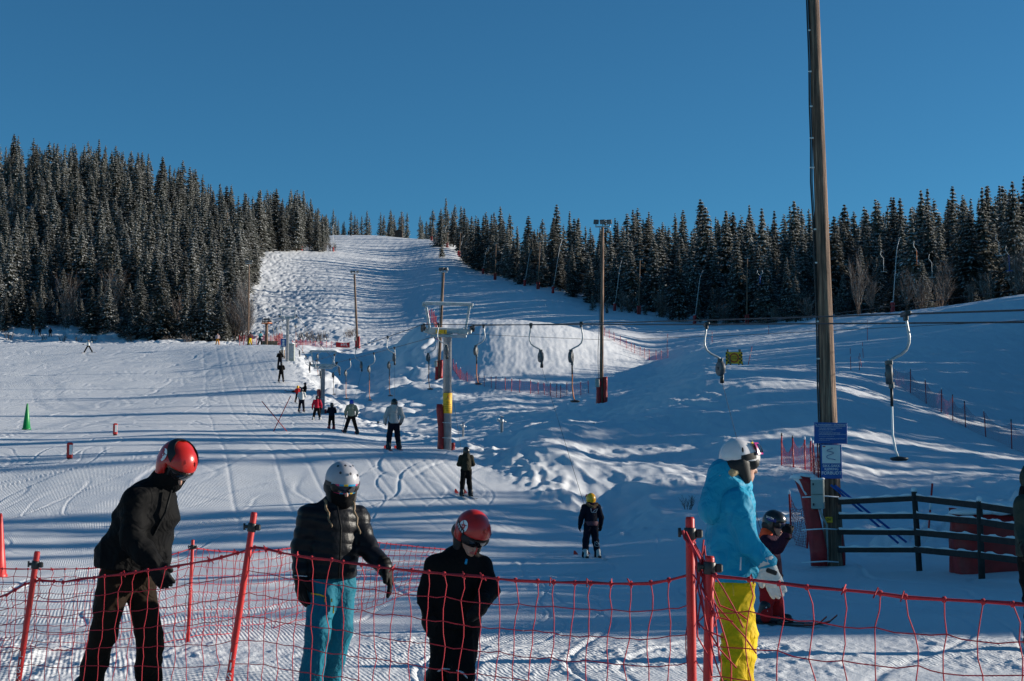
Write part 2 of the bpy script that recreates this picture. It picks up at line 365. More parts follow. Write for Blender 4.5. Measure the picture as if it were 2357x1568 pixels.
def snow_material():
    m, nt, b = new_mat('snow'); n = nt.nodes; l = nt.links
    ge = n.new('ShaderNodeNewGeometry')
    at = n.new('ShaderNodeAttribute'); at.attribute_name = 'groomed'
    sp = n.new('ShaderNodeSeparateXYZ'); l.new(ge.outputs['Position'], sp.inputs[0])
    # slight wear tint
    nz = n.new('ShaderNodeTexNoise'); nz.inputs['Scale'].default_value = 0.35; nz.inputs['Detail'].default_value = 6
    l.new(ge.outputs['Position'], nz.inputs['Vector'])
    cr = n.new('ShaderNodeValToRGB'); cr.color_ramp.elements[0].position = .3; cr.color_ramp.elements[1].position = .7
    cr.color_ramp.elements[0].color = (0.68, 0.70, 0.73, 1); cr.color_ramp.elements[1].color = (0.75, 0.76, 0.77, 1)
    l.new(nz.outputs['Fac'], cr.inputs[0]); l.new(cr.outputs[0], b.inputs['Base Color'])
    b.inputs['Roughness'].default_value = 0.55; b.inputs['Specular IOR Level'].default_value = 0.25
    # corduroy left by the groomer: ridges 9 cm apart, broken up where skis went
    mp = n.new('ShaderNodeMapping'); mp.inputs['Rotation'].default_value = (0, 0, R(-16)); l.new(ge.outputs['Position'], mp.inputs[0])
    wv = n.new('ShaderNodeTexWave'); wv.wave_type = 'BANDS'; wv.bands_direction = 'X'; wv.wave_profile = 'SIN'
    wv.inputs['Scale'].default_value = 8.0; wv.inputs['Distortion'].default_value = 1.2; wv.inputs['Detail'].default_value = 2; wv.inputs['Detail Scale'].default_value = 0.4
    l.new(mp.outputs[0], wv.inputs['Vector'])
    n1 = n.new('ShaderNodeTexNoise'); n1.inputs['Scale'].default_value = 0.55; n1.inputs['Detail'].default_value = 5; n1.inputs['Roughness'].default_value = .6
    l.new(ge.outputs['Position'], n1.inputs['Vector'])
    mk = n.new('ShaderNodeMapRange'); mk.inputs['From Min'].default_value = .44; mk.inputs['From Max'].default_value = .56; mk.inputs['To Min'].default_value = 0.12
    l.new(n1.outputs['Fac'], mk.inputs['Value'])
    m1 = n.new('ShaderNodeMath'); m1.operation = 'MULTIPLY'; l.new(mk.outputs[0], m1.inputs[0]); l.new(at.outputs['Fac'], m1.inputs[1])
    m2 = n.new('ShaderNodeMath'); m2.operation = 'MULTIPLY'; l.new(m1.outputs[0], m2.inputs[0]); l.new(wv.outputs['Fac'], m2.inputs[1])
    # broad tread prints of the snowcat, crossing the corduroy
    mp2 = n.new('ShaderNodeMapping'); mp2.inputs['Rotation'].default_value = (0, 0, R(52)); l.new(ge.outputs['Position'], mp2.inputs[0])
    wt = n.new('ShaderNodeTexWave'); wt.wave_type = 'BANDS'; wt.bands_direction = 'X'; wt.inputs['Scale'].default_value = 3.4; wt.inputs['Distortion'].default_value = 3.0; wt.inputs['Detail'].default_value = 1; wt.inputs['Detail Scale'].default_value = 0.25
    l.new(mp2.outputs[0], wt.inputs['Vector'])
    nt2 = n.new('ShaderNodeTexNoise'); nt2.inputs['Scale'].default_value = 0.42; nt2.inputs['Detail'].default_value = 3; l.new(mp2.outputs[0], nt2.inputs['Vector'])
    mt = n.new('ShaderNodeMapRange'); mt.inputs['From Min'].default_value = .52; mt.inputs['From Max'].default_value = .58; l.new(nt2.outputs['Fac'], mt.inputs['Value'])
    mt2 = n.new('ShaderNodeMapRange'); mt2.inputs['From Min'].default_value = 19; mt2.inputs['From Max'].default_value = 13; l.new(sp.outputs['Y'], mt2.inputs['Value'])
    m3 = n.new('ShaderNodeMath'); m3.operation = 'MULTIPLY'; l.new(mt.outputs[0], m3.inputs[0]); l.new(mt2.outputs[0], m3.inputs[1])
    m4 = n.new('ShaderNodeMath'); m4.operation = 'MULTIPLY'; l.new(m3.outputs[0], m4.inputs[0]); l.new(wt.outputs['Fac'], m4.inputs[1])
    m5 = n.new('ShaderNodeMath'); m5.operation = 'MULTIPLY_ADD'; m5.inputs[1].default_value = 3.0; l.new(m4.outputs[0], m5.inputs[0]); l.new(m2.outputs[0], m5.inputs[2]); m2 = m5
    n2 = n.new('ShaderNodeTexNoise'); n2.inputs['Scale'].default_value = 22; n2.inputs['Detail'].default_value = 6; n2.inputs['Roughness'].default_value = .7
    l.new(ge.outputs['Position'], n2.inputs['Vector'])
    b1 = n.new('ShaderNodeBump'); b1.inputs['Distance'].default_value = 0.006; b1.inputs['Strength'].default_value = 1.0; l.new(m2.outputs[0], b1.inputs['Height'])
    b2 = n.new('ShaderNodeBump'); b2.inputs['Distance'].default_value = 0.02; b2.inputs['Strength'].default_value = 0.75; l.new(n2.outputs['Fac'], b2.inputs['Height'])
    l.new(b1.outputs[0], b2.inputs['Normal']); l.new(b2.outputs[0], b.inputs['Normal'])
    return m
M_SNOW = snow_material()
me = np_mesh('snow_ground', np.stack([XX, YY, ZZ], -1).reshape(-1, 3), quads, [M_SNOW], None, True)
at = me.attributes.new('groomed', 'FLOAT', 'POINT')
uu = az_u(XX, YY)
gfar = sstep(205, 230, YY) * sstep(560, 900, uu + 0.75 * (YY - 400))
gmd = sstep(1690, 1760, uu) * sstep(46, 56, YY)
at.data.foreach_set('value', np.clip(m_groom(XX, YY) + gfar + gmd * .9, 0, 1).astype(np.float32).ravel())
ground = link_mesh('snow_ground', me)
tag(ground, kind='structure')
# ------------------------------------------------------------------ spruces
M_NEEDLE = mat('spruce_needles', (0.092, 0.096, 0.082), .8, var=.4, scale=1.3)
M_TSNOW = mat('snow_on_branches', (0.62, 0.62, 0.61), .8, var=.3, scale=1.5)
M_BARK = mat('spruce_bark', (0.09, 0.065, 0.05), .9, var=.3, scale=6)
M_TWIG = mat('bare_twigs', (0.10, 0.066, 0.052), .9, var=.35, scale=3)
M_FROST = mat('frosted_twigs', (0.26, 0.25, 0.24), .9, var=.3, scale=3)

for m_, k_ in ((M_NEEDLE, .35), (M_TSNOW, .4)):       # thin sprays let some of the light through
    nt = m_.node_tree; pb = nt.nodes['Principled BSDF']; tr = nt.nodes.new('ShaderNodeBsdfTranslucent'); mx = nt.nodes.new('ShaderNodeMixShader'); mx.inputs[0].default_value = k_
    oi = nt.nodes.new('ShaderNodeObjectInfo'); mr = nt.nodes.new('ShaderNodeMapRange'); mr.inputs['To Min'].default_value = .62; mr.inputs['To Max'].default_value = 1.3; nt.links.new(oi.outputs['Random'], mr.inputs['Value'])
    vs = nt.nodes.new('ShaderNodeVectorMath'); vs.operation = 'SCALE'; nt.links.new(pb.inputs['Base Color'].links[0].from_socket, vs.inputs[0]); nt.links.new(mr.outputs[0], vs.inputs['Scale']); nt.links.new(vs.outputs[0], pb.inputs['Base Color'])   # every tree its own tone
    src = vs.outputs[0]; nt.links.new(src, tr.inputs['Color'])
    nt.links.new(pb.outputs[0], mx.inputs[1]); nt.links.new(tr.outputs[0], mx.inputs[2]); nt.links.new(mx.outputs[0], nt.nodes['Material Output'].inputs['Surface'])
def crown_arrays(seed, h, w, nb=260, k=6, snow=.42, gap=0.05, base=.07, size=1.0, bushy=0.75):
    """small needle sprays and snow pads along drooping branches; returns verts, quads, material ids"""
    rs = np.random.RandomState(seed)
    t = np.sort(rs.rand(nb) ** 1.12)                       # height fraction
    zb = h * (base + (1 - base) * t)
    whorl = np.round(t * 26) / 26
    t2 = 0.5 * t + 0.5 * whorl
    zb = h * (base + (1 - base) * t2)
    lob = 1 + .16 * np.sin(3 * np.pi * 2 * rs.rand() + 9 * t)
    r = w * np.clip((1 - t2), .012, 1) ** bushy * (.62 + .5 * rs.rand(nb)) * lob + .05
    r *= np.where(t2 < .08, .75, 1)
    ph = rs.rand(nb) * 2 * np.pi + 0.9 * np.sin(rs.rand() * 6 + t2 * 40) * .3
    keep = rs.rand(nb) > gap; zb, r, ph, t2 = zb[keep], r[keep], ph[keep], t2[keep]; n = len(r)
    s = np.linspace(.12, 1.0, k)[None, :] + rs.rand(n, k) * .1
    droop = (.30 + .30 * (1 - t2))[:, None]
    rad = r[:, None] * s
    zz = zb[:, None] - droop * rad * (1.15 - .35 * s) + rs.randn(n, k) * .04 * h / 15
    pp = ph[:, None] + rs.randn(n, k) * (.11 + .14 * (1 - s))
    c = np.stack([rad * np.cos(pp), rad * np.sin(pp), zz], -1).reshape(-1, 3)
    m = len(c)
    rr = rad.reshape(-1); pa = pp.reshape(-1)
    L = (.26 + .20 * rs.rand(m)) * (.28 + .72 * np.clip(np.repeat(r, k) / w * 1.5, 0, 1)) * size * (h / 15) ** .3 * 1.35
    W = L * (.40 + .3 * rs.rand(m))
    dr = -.45 + .45 * rs.randn(m)                           # along branch slope
    a = np.stack([np.cos(pa), np.sin(pa), dr], -1); a /= np.linalg.norm(a, axis=1)[:, None]
    sd = np.stack([-np.sin(pa), np.cos(pa), .55 * rs.randn(m)], -1); sd /= np.linalg.norm(sd, axis=1)[:, None]
    v0 = c - a * L[:, None] * .55 - sd * W[:, None] * .3; v1 = c - a * L[:, None] * .35 + sd * W[:, None] * .6
    v2 = c + a * L[:, None] * .75 + sd * W[:, None] * .25; v3 = c + a * L[:, None] * .55 - sd * W[:, None] * .55
    V = np.stack([v0, v1, v2, v3], 1).reshape(-1, 3); mi = np.zeros(m, int)
    # snow pads above the sprays
    sel = rs.rand(m) < snow * (.55 + .75 * (rr / np.maximum(np.repeat(r, k), .1)))
    q = sel.sum()
    up = np.array([0, 0, 1.0]) * (.05 + .07 * rs.rand(q))[:, None]
    sh = .62
    cS = c[sel] + up + a[sel] * .05; aS = a[sel] * 1.0; aS[:, 2] = aS[:, 2] * .9 - .12; sS = sd[sel].copy(); sS[:, 2] *= .6
    LS = L[sel][:, None] * sh; WS = W[sel][:, None] * .78
    VS = np.stack([cS - aS * LS * .6 - sS * WS * .35, cS - aS * LS * .3 + sS * WS * .5, cS + aS * LS * .7 + sS * WS * .3, cS + aS * LS * .5 - sS * WS * .45], 1).reshape(-1, 3)
    V = np.concatenate([V, VS]); mi = np.concatenate([mi, np.ones(q, int)])
    # dark core so that the middle is dense
    nk = 7; lv = 12; zc = np.linspace(base * h + .1, h * .97, lv)
    rc = np.maximum(w * .20 * (1 - zc / h) ** .8, .02) * (.75 + .5 * rs.rand(lv))
    ang = np.arange(nk) * 2 * np.pi / nk
    ring = np.stack([rc[:, None] * np.cos(ang), rc[:, None] * np.sin(ang), np.repeat(zc[:, None], nk, 1)], -1)
    core = []
    for i in range(lv - 1):
        for j in range(nk):
            j2 = (j + 1) % nk; core.append([ring[i, j], ring[i, j2], ring[i + 1, j2], ring[i + 1, j]])
    core = np.array(core).reshape(-1, 3)
    V = np.concatenate([V, core]); mi = np.concatenate([mi, np.zeros(len(core) // 4, int)])
    return V, mi
def crown_mesh(name, V, mi):
    return np_mesh(name, V, np.arange(len(V)).reshape(-1, 4), [M_NEEDLE, M_TSNOW], mi, False)
def trunk_mesh(h, r=.16):
    b = MB(); b.tube([(0, 0, -.8), (0, 0, h * .3), (0.03, 0, h * .7), (0, 0, h * 1.0)], [r * 1.25, r, r * .5, .015], 7)
    me = bpy.data.meshes.new('trunk'); me.from_pydata(b.v, [], b.f); me.materials.append(M_BARK); me.polygons.foreach_set('use_smooth', b.sm); me.update(); return me
VARS = []
for i in range(9):
    w = [2.5, 2.1, 2.7, 1.9, 2.5, 2.3, 3.0, 2.0, 2.6][i]
    V, mi = crown_arrays(100 + i, 15.0, w, 430, 7, .60 + .08 * (i % 3), size=1.12, bushy=[.95, .8, 1.0, .75, .9, 1.05, 1.0, .7, 1.1][i], base=.05 + .03 * (i % 3))
    VARS.append((crown_mesh('crown', V, mi), trunk_mesh(15.0), w))
LOWV = [crown_arrays(200 + i, 15.0, [2.4, 2.0, 2.7, 1.9][i], 210, 5, .64, size=1.42, bushy=[.95, .8, 1.0, .75][i]) for i in range(4)]

def treeline_left(u): return np.interp(u, [-700, -150, 0, 60, 150, 200, 300, 400, 500, 535, 552, 600, 650, 745], [245, 242, 238, 243, 252, 247, 240, 233, 226, 232, 300, 408, 420, 436])
def treeline_right(u): return np.interp(u, [985, 1010, 1050, 1100, 1200, 1300, 1400, 1500, 1600, 1700, 1800, 2000, 2200, 2400, 2900], [540, 520, 450, 390, 332, 302, 277, 264, 254, 243, 236, 222, 213, 205, 200])
rt = np.random.RandomState(11)
cand = []
def scatter(u0, u1, lo, depth, ymax, hfun, n, sp, thin=None):
    cell = {}
    for _ in range(n):
        Y = math.exp(rt.uniform(math.log(190), math.log(ymax))); u = rt.uniform(u0, u1)
        l = float(lo(u))
        if Y < l or Y > min(l + (depth(u) if callable(depth) else depth), ymax): continue
        x = (u - UC) / 3265 * Y
        k = (int(x // sp), int(Y // sp)); ok = True
        for i in (-1, 0, 1):
            for j in (-1, 0, 1):
                for (a, b) in cell.get((k[0] + i, k[1] + j), ()):
                    if (a - x) ** 2 + (b - Y) ** 2 < sp * sp: ok = False
        if not ok: continue
        cell.setdefault(k, []).append((x, Y))
        if thin and rt.rand() < thin(u): continue
        cand.append((x, Y, hfun(u, Y, l)))
def h_left(u, Y, l):
    edge = (Y - l) < 12
    return (rt.uniform(5.5, 11.5) if edge else rt.uniform(10, 15.5) + 4 * rt.rand() ** 3) * (0.93 if u < 300 else 1.0)
def h_right(u, Y, l):
    edge = (Y - l) < 8
    return (rt.uniform(8, 17) if edge else rt.uniform(12, 18) + 4 * rt.rand() ** 3) * (.9 if u < 1400 else 1) * (.84 if Y - l < 24 and u < 2050 else 1)
scatter(-260, 560, treeline_left, 230, 452, h_left, 9000, 4.3)
scatter(545, 748, treeline_left, 110, 545, lambda u, Y, l: rt.uniform(12.5, 19) * np.interp(u, [560, 690, 748], [1, 1, .5]), 2500, 4.6)
scatter(990, 2480, treeline_right, lambda u: float(np.interp(u, [1100, 1230, 1350, 1600], [34, 80, 95, 130])), 560, h_right, 9000, 4.6, lambda u: .0 if u < 1400 else .10 if u < 1900 else .02)
scatter(735, 1010, lambda u: 592, 90, 680, lambda u, Y, l: rt.uniform(5.5, 13), 700, 6.0)
# young trees standing free in front of the woods, by eye from the photograph: (column, distance, height)
FREE = [(365, 226, 12.5), (205, 236, 8.0), (470, 222, 11.5), (440, 221, 7.5), (505, 223, 7.0), (285, 232, 6.5), (90, 238, 5.5), (40, 241, 8.5), (-8, 236, 11.0), (320, 229, 10.5),
        (525, 236, 14), (540, 228, 10), (425, 226, 10), (245, 236, 9.5), (1642, 232, 6.4), (1700, 246, 15.5), (1565, 248, 13), (1835, 218, 7.2), (1815, 226, 10.5), (2060, 206, 6.0), (2130, 205, 7.5),
        (2030, 212, 9.0), (1398, 262, 2.6), (2290, 192, 3.0), (1365, 268, 4.0), (152, 240, 3.6), (500, 300, 11), (515, 285, 9), (585, 330, 9), (1013, 470, 13), (1015, 430, 8), (1100, 402, 15), (1112, 396, 16), (1122, 392, 15), (1131, 388, 16.5), (1142, 383, 15), (1152, 380, 16), (1085, 418, 15), (1074, 428, 14), (1118, 410, 17), (1137, 402, 17), (1160, 374, 15)]
for (u, Y, h) in FREE:
    cand.append(((u - UC) / 3265 * Y, Y, h))
for _ in range(46):                        # young snow laden spruces along the foot of the left wood
    u = rt.uniform(-60, 545); Y = float(treeline_left(u)) - rt.uniform(.5, 7); cand.append(((u - UC) / 3265 * Y, Y, rt.uniform(2.2, 6.5)))
for _ in range(16):
    u = rt.uniform(1420, 2340); Y = float(treeline_right(u)) - rt.uniform(0, 5); cand.append(((u - UC) / 3265 * Y, Y, rt.uniform(2.2, 5.5)))
cand = np.array(cand)
order = np.argsort(cand[:, 1]); cand = cand[order]
cz = H(cand[:, 0], cand[:, 1])
# which of them show largest: sweep from near to far keeping the highest row covered so far
top = np.full(3400, 2000.0); vis = np.zeros(len(cand))
for i, (x, Y, h) in enumerate(cand):
    u = UC + 3265 * x / Y; w = 2.0 * h / 15 * F / Y * .7
    a, b = int(u - w) + 400, int(u + w) + 401
    if a < 400 or b > 2757 + 0: 
        if b < 400 or a > 2757: continue
    a = max(a, 0); b = min(b, 3399)
    vt = HOR - (cz[i] + h - CAMH) / Y * F; vb = HOR - (cz[i] - CAMH) / Y * F
    vis[i] = np.maximum(np.minimum(top[a:b], vb) - vt, 0).sum()
    top[a:b] = np.minimum(top[a:b], vt + .12 * (vb - vt))
ind = set(np.argsort(-vis)[:290].tolist())
rest_V, rest_M = [], []
for i, (x, Y, h) in enumerate(cand):
    if vis[i] <= 0: 
        if rt.rand() < .5: continue
    az = rt.rand() * 6.28; ws = rt.uniform(.95, 1.4)
    if i in ind:
        cm, tm, w = VARS[rt.randint(9)]
        u = UC + 3265 * x / Y
        small = h < 9
        if u < 560: lab, grp = (('small snow covered spruce at the front edge of the left wood', 'small spruces fronting the left wood') if small else ('tall frosted spruce in the dense wood on the left hillside', 'spruces on the left hillside'))
        elif u < 760: lab, grp = 'tall frosted spruce above the mogul slope at the end of the left wood', 'spruces above the mogul slope'
        elif u < 1012: lab, grp = 'far spruce on the skyline at the top of the piste', 'spruces at the top of the piste'
        else: lab, grp = (('small snowy spruce in front of the right wood', 'small spruces fronting the right wood') if small else ('tall dark spruce with frosted tips in the right wood', 'spruces of the right wood'))
        sc = h / 15.0
        o = thing('spruce_tree', lab, 'tree', (x, Y, cz[i] - .15), az, grp)
        wide = 1.35 if small else 1.0
        o.scale = (sc * ws * wide, sc * ws * wide, sc)
        link_mesh('crown', cm, o); link_mesh('trunk', tm, o)
    else:
        V, mi = LOWV[rt.randint(4)]
        c, s_ = math.cos(az), math.sin(az); k = h / 15.0
        Q = np.stack([(V[:, 0] * c - V[:, 1] * s_) * k * ws + x, (V[:, 0] * s_ + V[:, 1] * c) * k * ws + Y, V[:, 2] * k + cz[i]], -1)
        rest_V.append(Q); rest_M.append(mi)
V = np.concatenate(rest_V); mi = np.concatenate(rest_M)
o = link_mesh('spruce_wood', np_mesh('spruce_wood', V, np.arange(len(V)).reshape(-1, 4), [M_NEEDLE, M_TSNOW], mi))
tag(o, 'frosted spruces deeper in the woods on both hillsides', 'wood', kind='stuff')

# unseen trees right of the frame, placed and sized to throw long shadows over the mound and the run
SHADE = []
rt2 = np.random.RandomState(5)
for _ in range(1900):
    Y = rt2.uniform(14, 205); x = rt2.uniform(.41 * Y + 12 + (14 if Y < 60 else 0), .41 * Y + 12 + 66)
    dens = np.interp(Y, [14, 19, 24, 35, 40, 60, 80, 100, 130, 150, 158, 185, 195], [.02, .02, .03, .03, .30, .52, .34, .85, 1.1, 1.1, .35, .3, .9])
    if rt2.rand() < dens * .6:
        h = rt2.uniform(11, 18)
        if 96 < Y < 185 and rt2.rand() < .93: h = max(6, min(h, (x - 13) * .272 / 1.13 + (float(H(18, Y)) - float(H(x, Y)))))
        SHADE.append((x, Y, h))
for _ in range(900):                       # lower unseen growth, heights set so its shade ends just left of the child in the yellow helmet
    Y = rt2.uniform(15, 46); x = rt2.uniform(.41 * Y + 8, 62)
    if Y < 13.4 + (x - 3) * .25 or Y > 28 + (x - 3) * .27: continue
    SHADE.append((x, Y, max(3.0, (x - 1.6) * .236 * rt2.uniform(.92, 1.16) - float(H(x, Y)))))
for Yc in (45, 50, 69, 76, 86, 99, 113, 127, 141):   # taller unseen groups, added so their shade crosses the whole field
    xc = .41 * Yc + rt2.uniform(22, 44)
    for _ in range(rt2.randint(2, 5)): SHADE.append((xc + rt2.uniform(-3, 3), Yc + rt2.uniform(-1.2, 1.2), rt2.uniform(20, 25)))
rest_V, rest_M = [], []
for (x, Y, h) in [(a, b, c * 1.13) for a, b, c in SHADE]:
    V, mi = LOWV[rt2.randint(4)]; az = rt2.rand() * 6.28; c, s_ = math.cos(az), math.sin(az); k = h / 15.0
    rest_V.append(np.stack([(V[:, 0] * c - V[:, 1] * s_) * k + x, (V[:, 0] * s_ + V[:, 1] * c) * k + Y, V[:, 2] * k + float(H(x, Y))], -1)); rest_M.append(mi)
V = np.concatenate(rest_V); mi = np.concatenate(rest_M)
o = link_mesh('unseen_shade_wood', np_mesh('unseen_shade_wood', V, np.arange(len(V)).reshape(-1, 4), [M_NEEDLE, M_TSNOW], mi))
tag(o, 'spruce wood on the hillside right of the lift', 'wood', kind='stuff')
# ------------------------------------------------------------------ site materials
M_STEEL = mat('galvanised_steel', (0.46, 0.47, 0.48), .5, .55, var=.18, scale=5, bump=.15, bscale=60)
M_DARKST = mat('dark_steel', (0.05, 0.055, 0.06), .5, .4, var=.2)
M_CABLE = mat('steel_cable', (0.06, 0.06, 0.065), .6, .3)
M_BLACK = mat('black_plastic', (0.018, 0.018, 0.02), .45, var=.1)
M_RED = mat('red_plastic', (0.50, 0.020, 0.018), .42, var=.12, scale=14)
M_REDTARP = mat('red_tarpaulin', (0.34, 0.016, 0.018), .45, var=.25, scale=5, bump=.5, bscale=9)
M_NET = mat('red_net_cord', (0.40, 0.013, 0.026), .7, var=.25, scale=20)
M_ORANGE = mat('orange_paint', (0.60, 0.16, 0.03), .5, var=.15)
M_WHITE = mat('white_paint', (0.78, 0.78, 0.76), .5, var=.06)
M_YEL = mat('yellow_plate', (0.85, 0.46, 0.02), .5, var=.1)
M_BLUE = mat('blue_plate', (0.012, 0.09, 0.34), .45, var=.12, scale=10)
M_BLUEROD = mat('blue_tube', (0.01, 0.09, 0.40), .4)
M_GREYBOX = mat('grey_enclosure', (0.34, 0.37, 0.34), .5, var=.06)
M_FENCE = mat('dark_stained_timber', (0.030, 0.024, 0.022), .8, var=.3, scale=9, bump=.4, bscale=30)
M_SNOWCAP = mat('snow_lying_on_things', (0.80, 0.82, 0.84), .7, var=.05, bump=.5, bscale=18)
M_GREEN = mat('green_plastic', (0.012, 0.22, 0.055), .4, var=.08)
M_REEL = mat('reel_housing', (0.11, 0.115, 0.12), .5, .3, var=.2, scale=12)
M_LAMPGLASS = mat('floodlight_glass', (0.10, 0.12, 0.13), .15, var=.05)
M_PLY = mat('weathered_board', (0.20, 0.15, 0.10), .8, var=.3, scale=6)
def wood_material():
    m, nt, b = new_mat('weathered_pole_wood'); n = nt.nodes; l = nt.links
    tc = n.new('ShaderNodeTexCoord'); mp = n.new('ShaderNodeMapping'); mp.inputs['Scale'].default_value = (9, 9, .35); l.new(tc.outputs['Object'], mp.inputs[0])
    nz = n.new('ShaderNodeTexNoise'); nz.inputs['Scale'].default_value = 3; nz.inputs['Detail'].default_value = 8; nz.inputs['Roughness'].default_value = .65; l.new(mp.outputs[0], nz.inputs[0])
    n2 = n.new('ShaderNodeTexNoise'); n2.inputs['Scale'].default_value = 1.2; n2.inputs['Detail'].default_value = 3; l.new(tc.outputs['Object'], n2.inputs[0])
    cr = n.new('ShaderNodeValToRGB'); e = cr.color_ramp.elements
    e[0].position = .32; e[0].color = (.036, .022, .016, 1); e[1].position = .66; e[1].color = (.43, .275, .185, 1)
    k = cr.color_ramp.elements.new(.5); k.color = (.185, .112, .076, 1)
    l.new(nz.outputs['Fac'], cr.inputs[0])
    rp = n.new('ShaderNodeMapRange'); rp.inputs['From Min'].default_value = .3; rp.inputs['From Max'].default_value = .7; rp.inputs['To Min'].default_value = .6; rp.inputs['To Max'].default_value = 1.15; l.new(n2.outputs['Fac'], rp.inputs['Value'])
    vm = n.new('ShaderNodeVectorMath'); vm.operation = 'SCALE'; l.new(cr.outputs[0], vm.inputs[0]); l.new(rp.outputs[0], vm.inputs['Scale'])
    l.new(vm.outputs[0], b.inputs['Base Color']); b.inputs['Roughness'].default_value = .85
    bp = n.new('ShaderNodeBump'); bp.inputs['Strength'].default_value = .9; bp.inputs['Distance'].default_value = .04; l.new(nz.outputs['Fac'], bp.inputs['Height']); l.new(bp.outputs[0], b.inputs['Normal'])
    return m
M_POLE = wood_material()

def text_part(body, size, origin, right, up, m, parent, name='lettering', align='CENTER', spacing=1.0, lift=.003, line=1.0):
    cu = bpy.data.curves.new('lettering', 'FONT'); cu.body = body; cu.size = size; cu.align_x = align; cu.align_y = 'CENTER'
    cu.extrude = .0006; cu.offset = size * .012 if size > .05 else 0; cu.space_character = spacing; cu.space_line = line; cu.resolution_u = 3
    ob = bpy.data.objects.new('lettering', cu); me = bpy.data.meshes.new_from_object(ob)
    bpy.data.objects.remove(ob); bpy.data.curves.remove(cu)
    r = Vector(right).normalized(); u = Vector(up).normalized(); nn = r.cross(u)
    M = Matrix((r, u, nn)).transposed().to_4x4(); M.translation = Vector(origin) + nn * lift
    me.transform(M); me.materials.clear(); me.materials.append(m)
    return link_mesh(name, me, parent)
def axes(yaw):
    """local right, forward for something facing direction yaw (0 = towards the camera)"""
    f = Vector((math.sin(yaw), -math.cos(yaw), 0)); return Vector((math.cos(yaw), math.sin(yaw), 0)), f

# ------------------------------------------------------------------ platter lift: pylons
LD = Vector((-0.2195, 0.9756, 0)); LR = Vector((0.9756, 0.2195, 0))   # up the line, and to its right
def red_mat(parent, c, w, h, r=.12, tilt=0.0, name='crash_mat', n=9, m=None, wrap=None):
    """padded tarpaulin bolster hung round a post: lumpy upright sheet with folds"""
    b = MB(); rs = random.Random(int(abs(c[0] * 91 + c[1] * 37)) + n); rings = []
    for i in range(n):
        t = i / (n - 1); k = 1 + .10 * math.sin(t * 9 + c[0]) + rs.uniform(-.06, .06)
        ring = []
        for j in range(14):
            a = j * 2 * math.pi / 14; q = 1 + .10 * math.sin(3 * a + t * 5)
            ring.append((c[0] + math.cos(a) * w / 2 * k * q + tilt * t + rs.uniform(-.008, .008), c[1] + math.sin(a) * r * k * q, c[2] + t * h))
        rings.append(ring)
    b.loft(rings, True, True, True); o = b.build(name, m or M_REDTARP, parent)
    return o
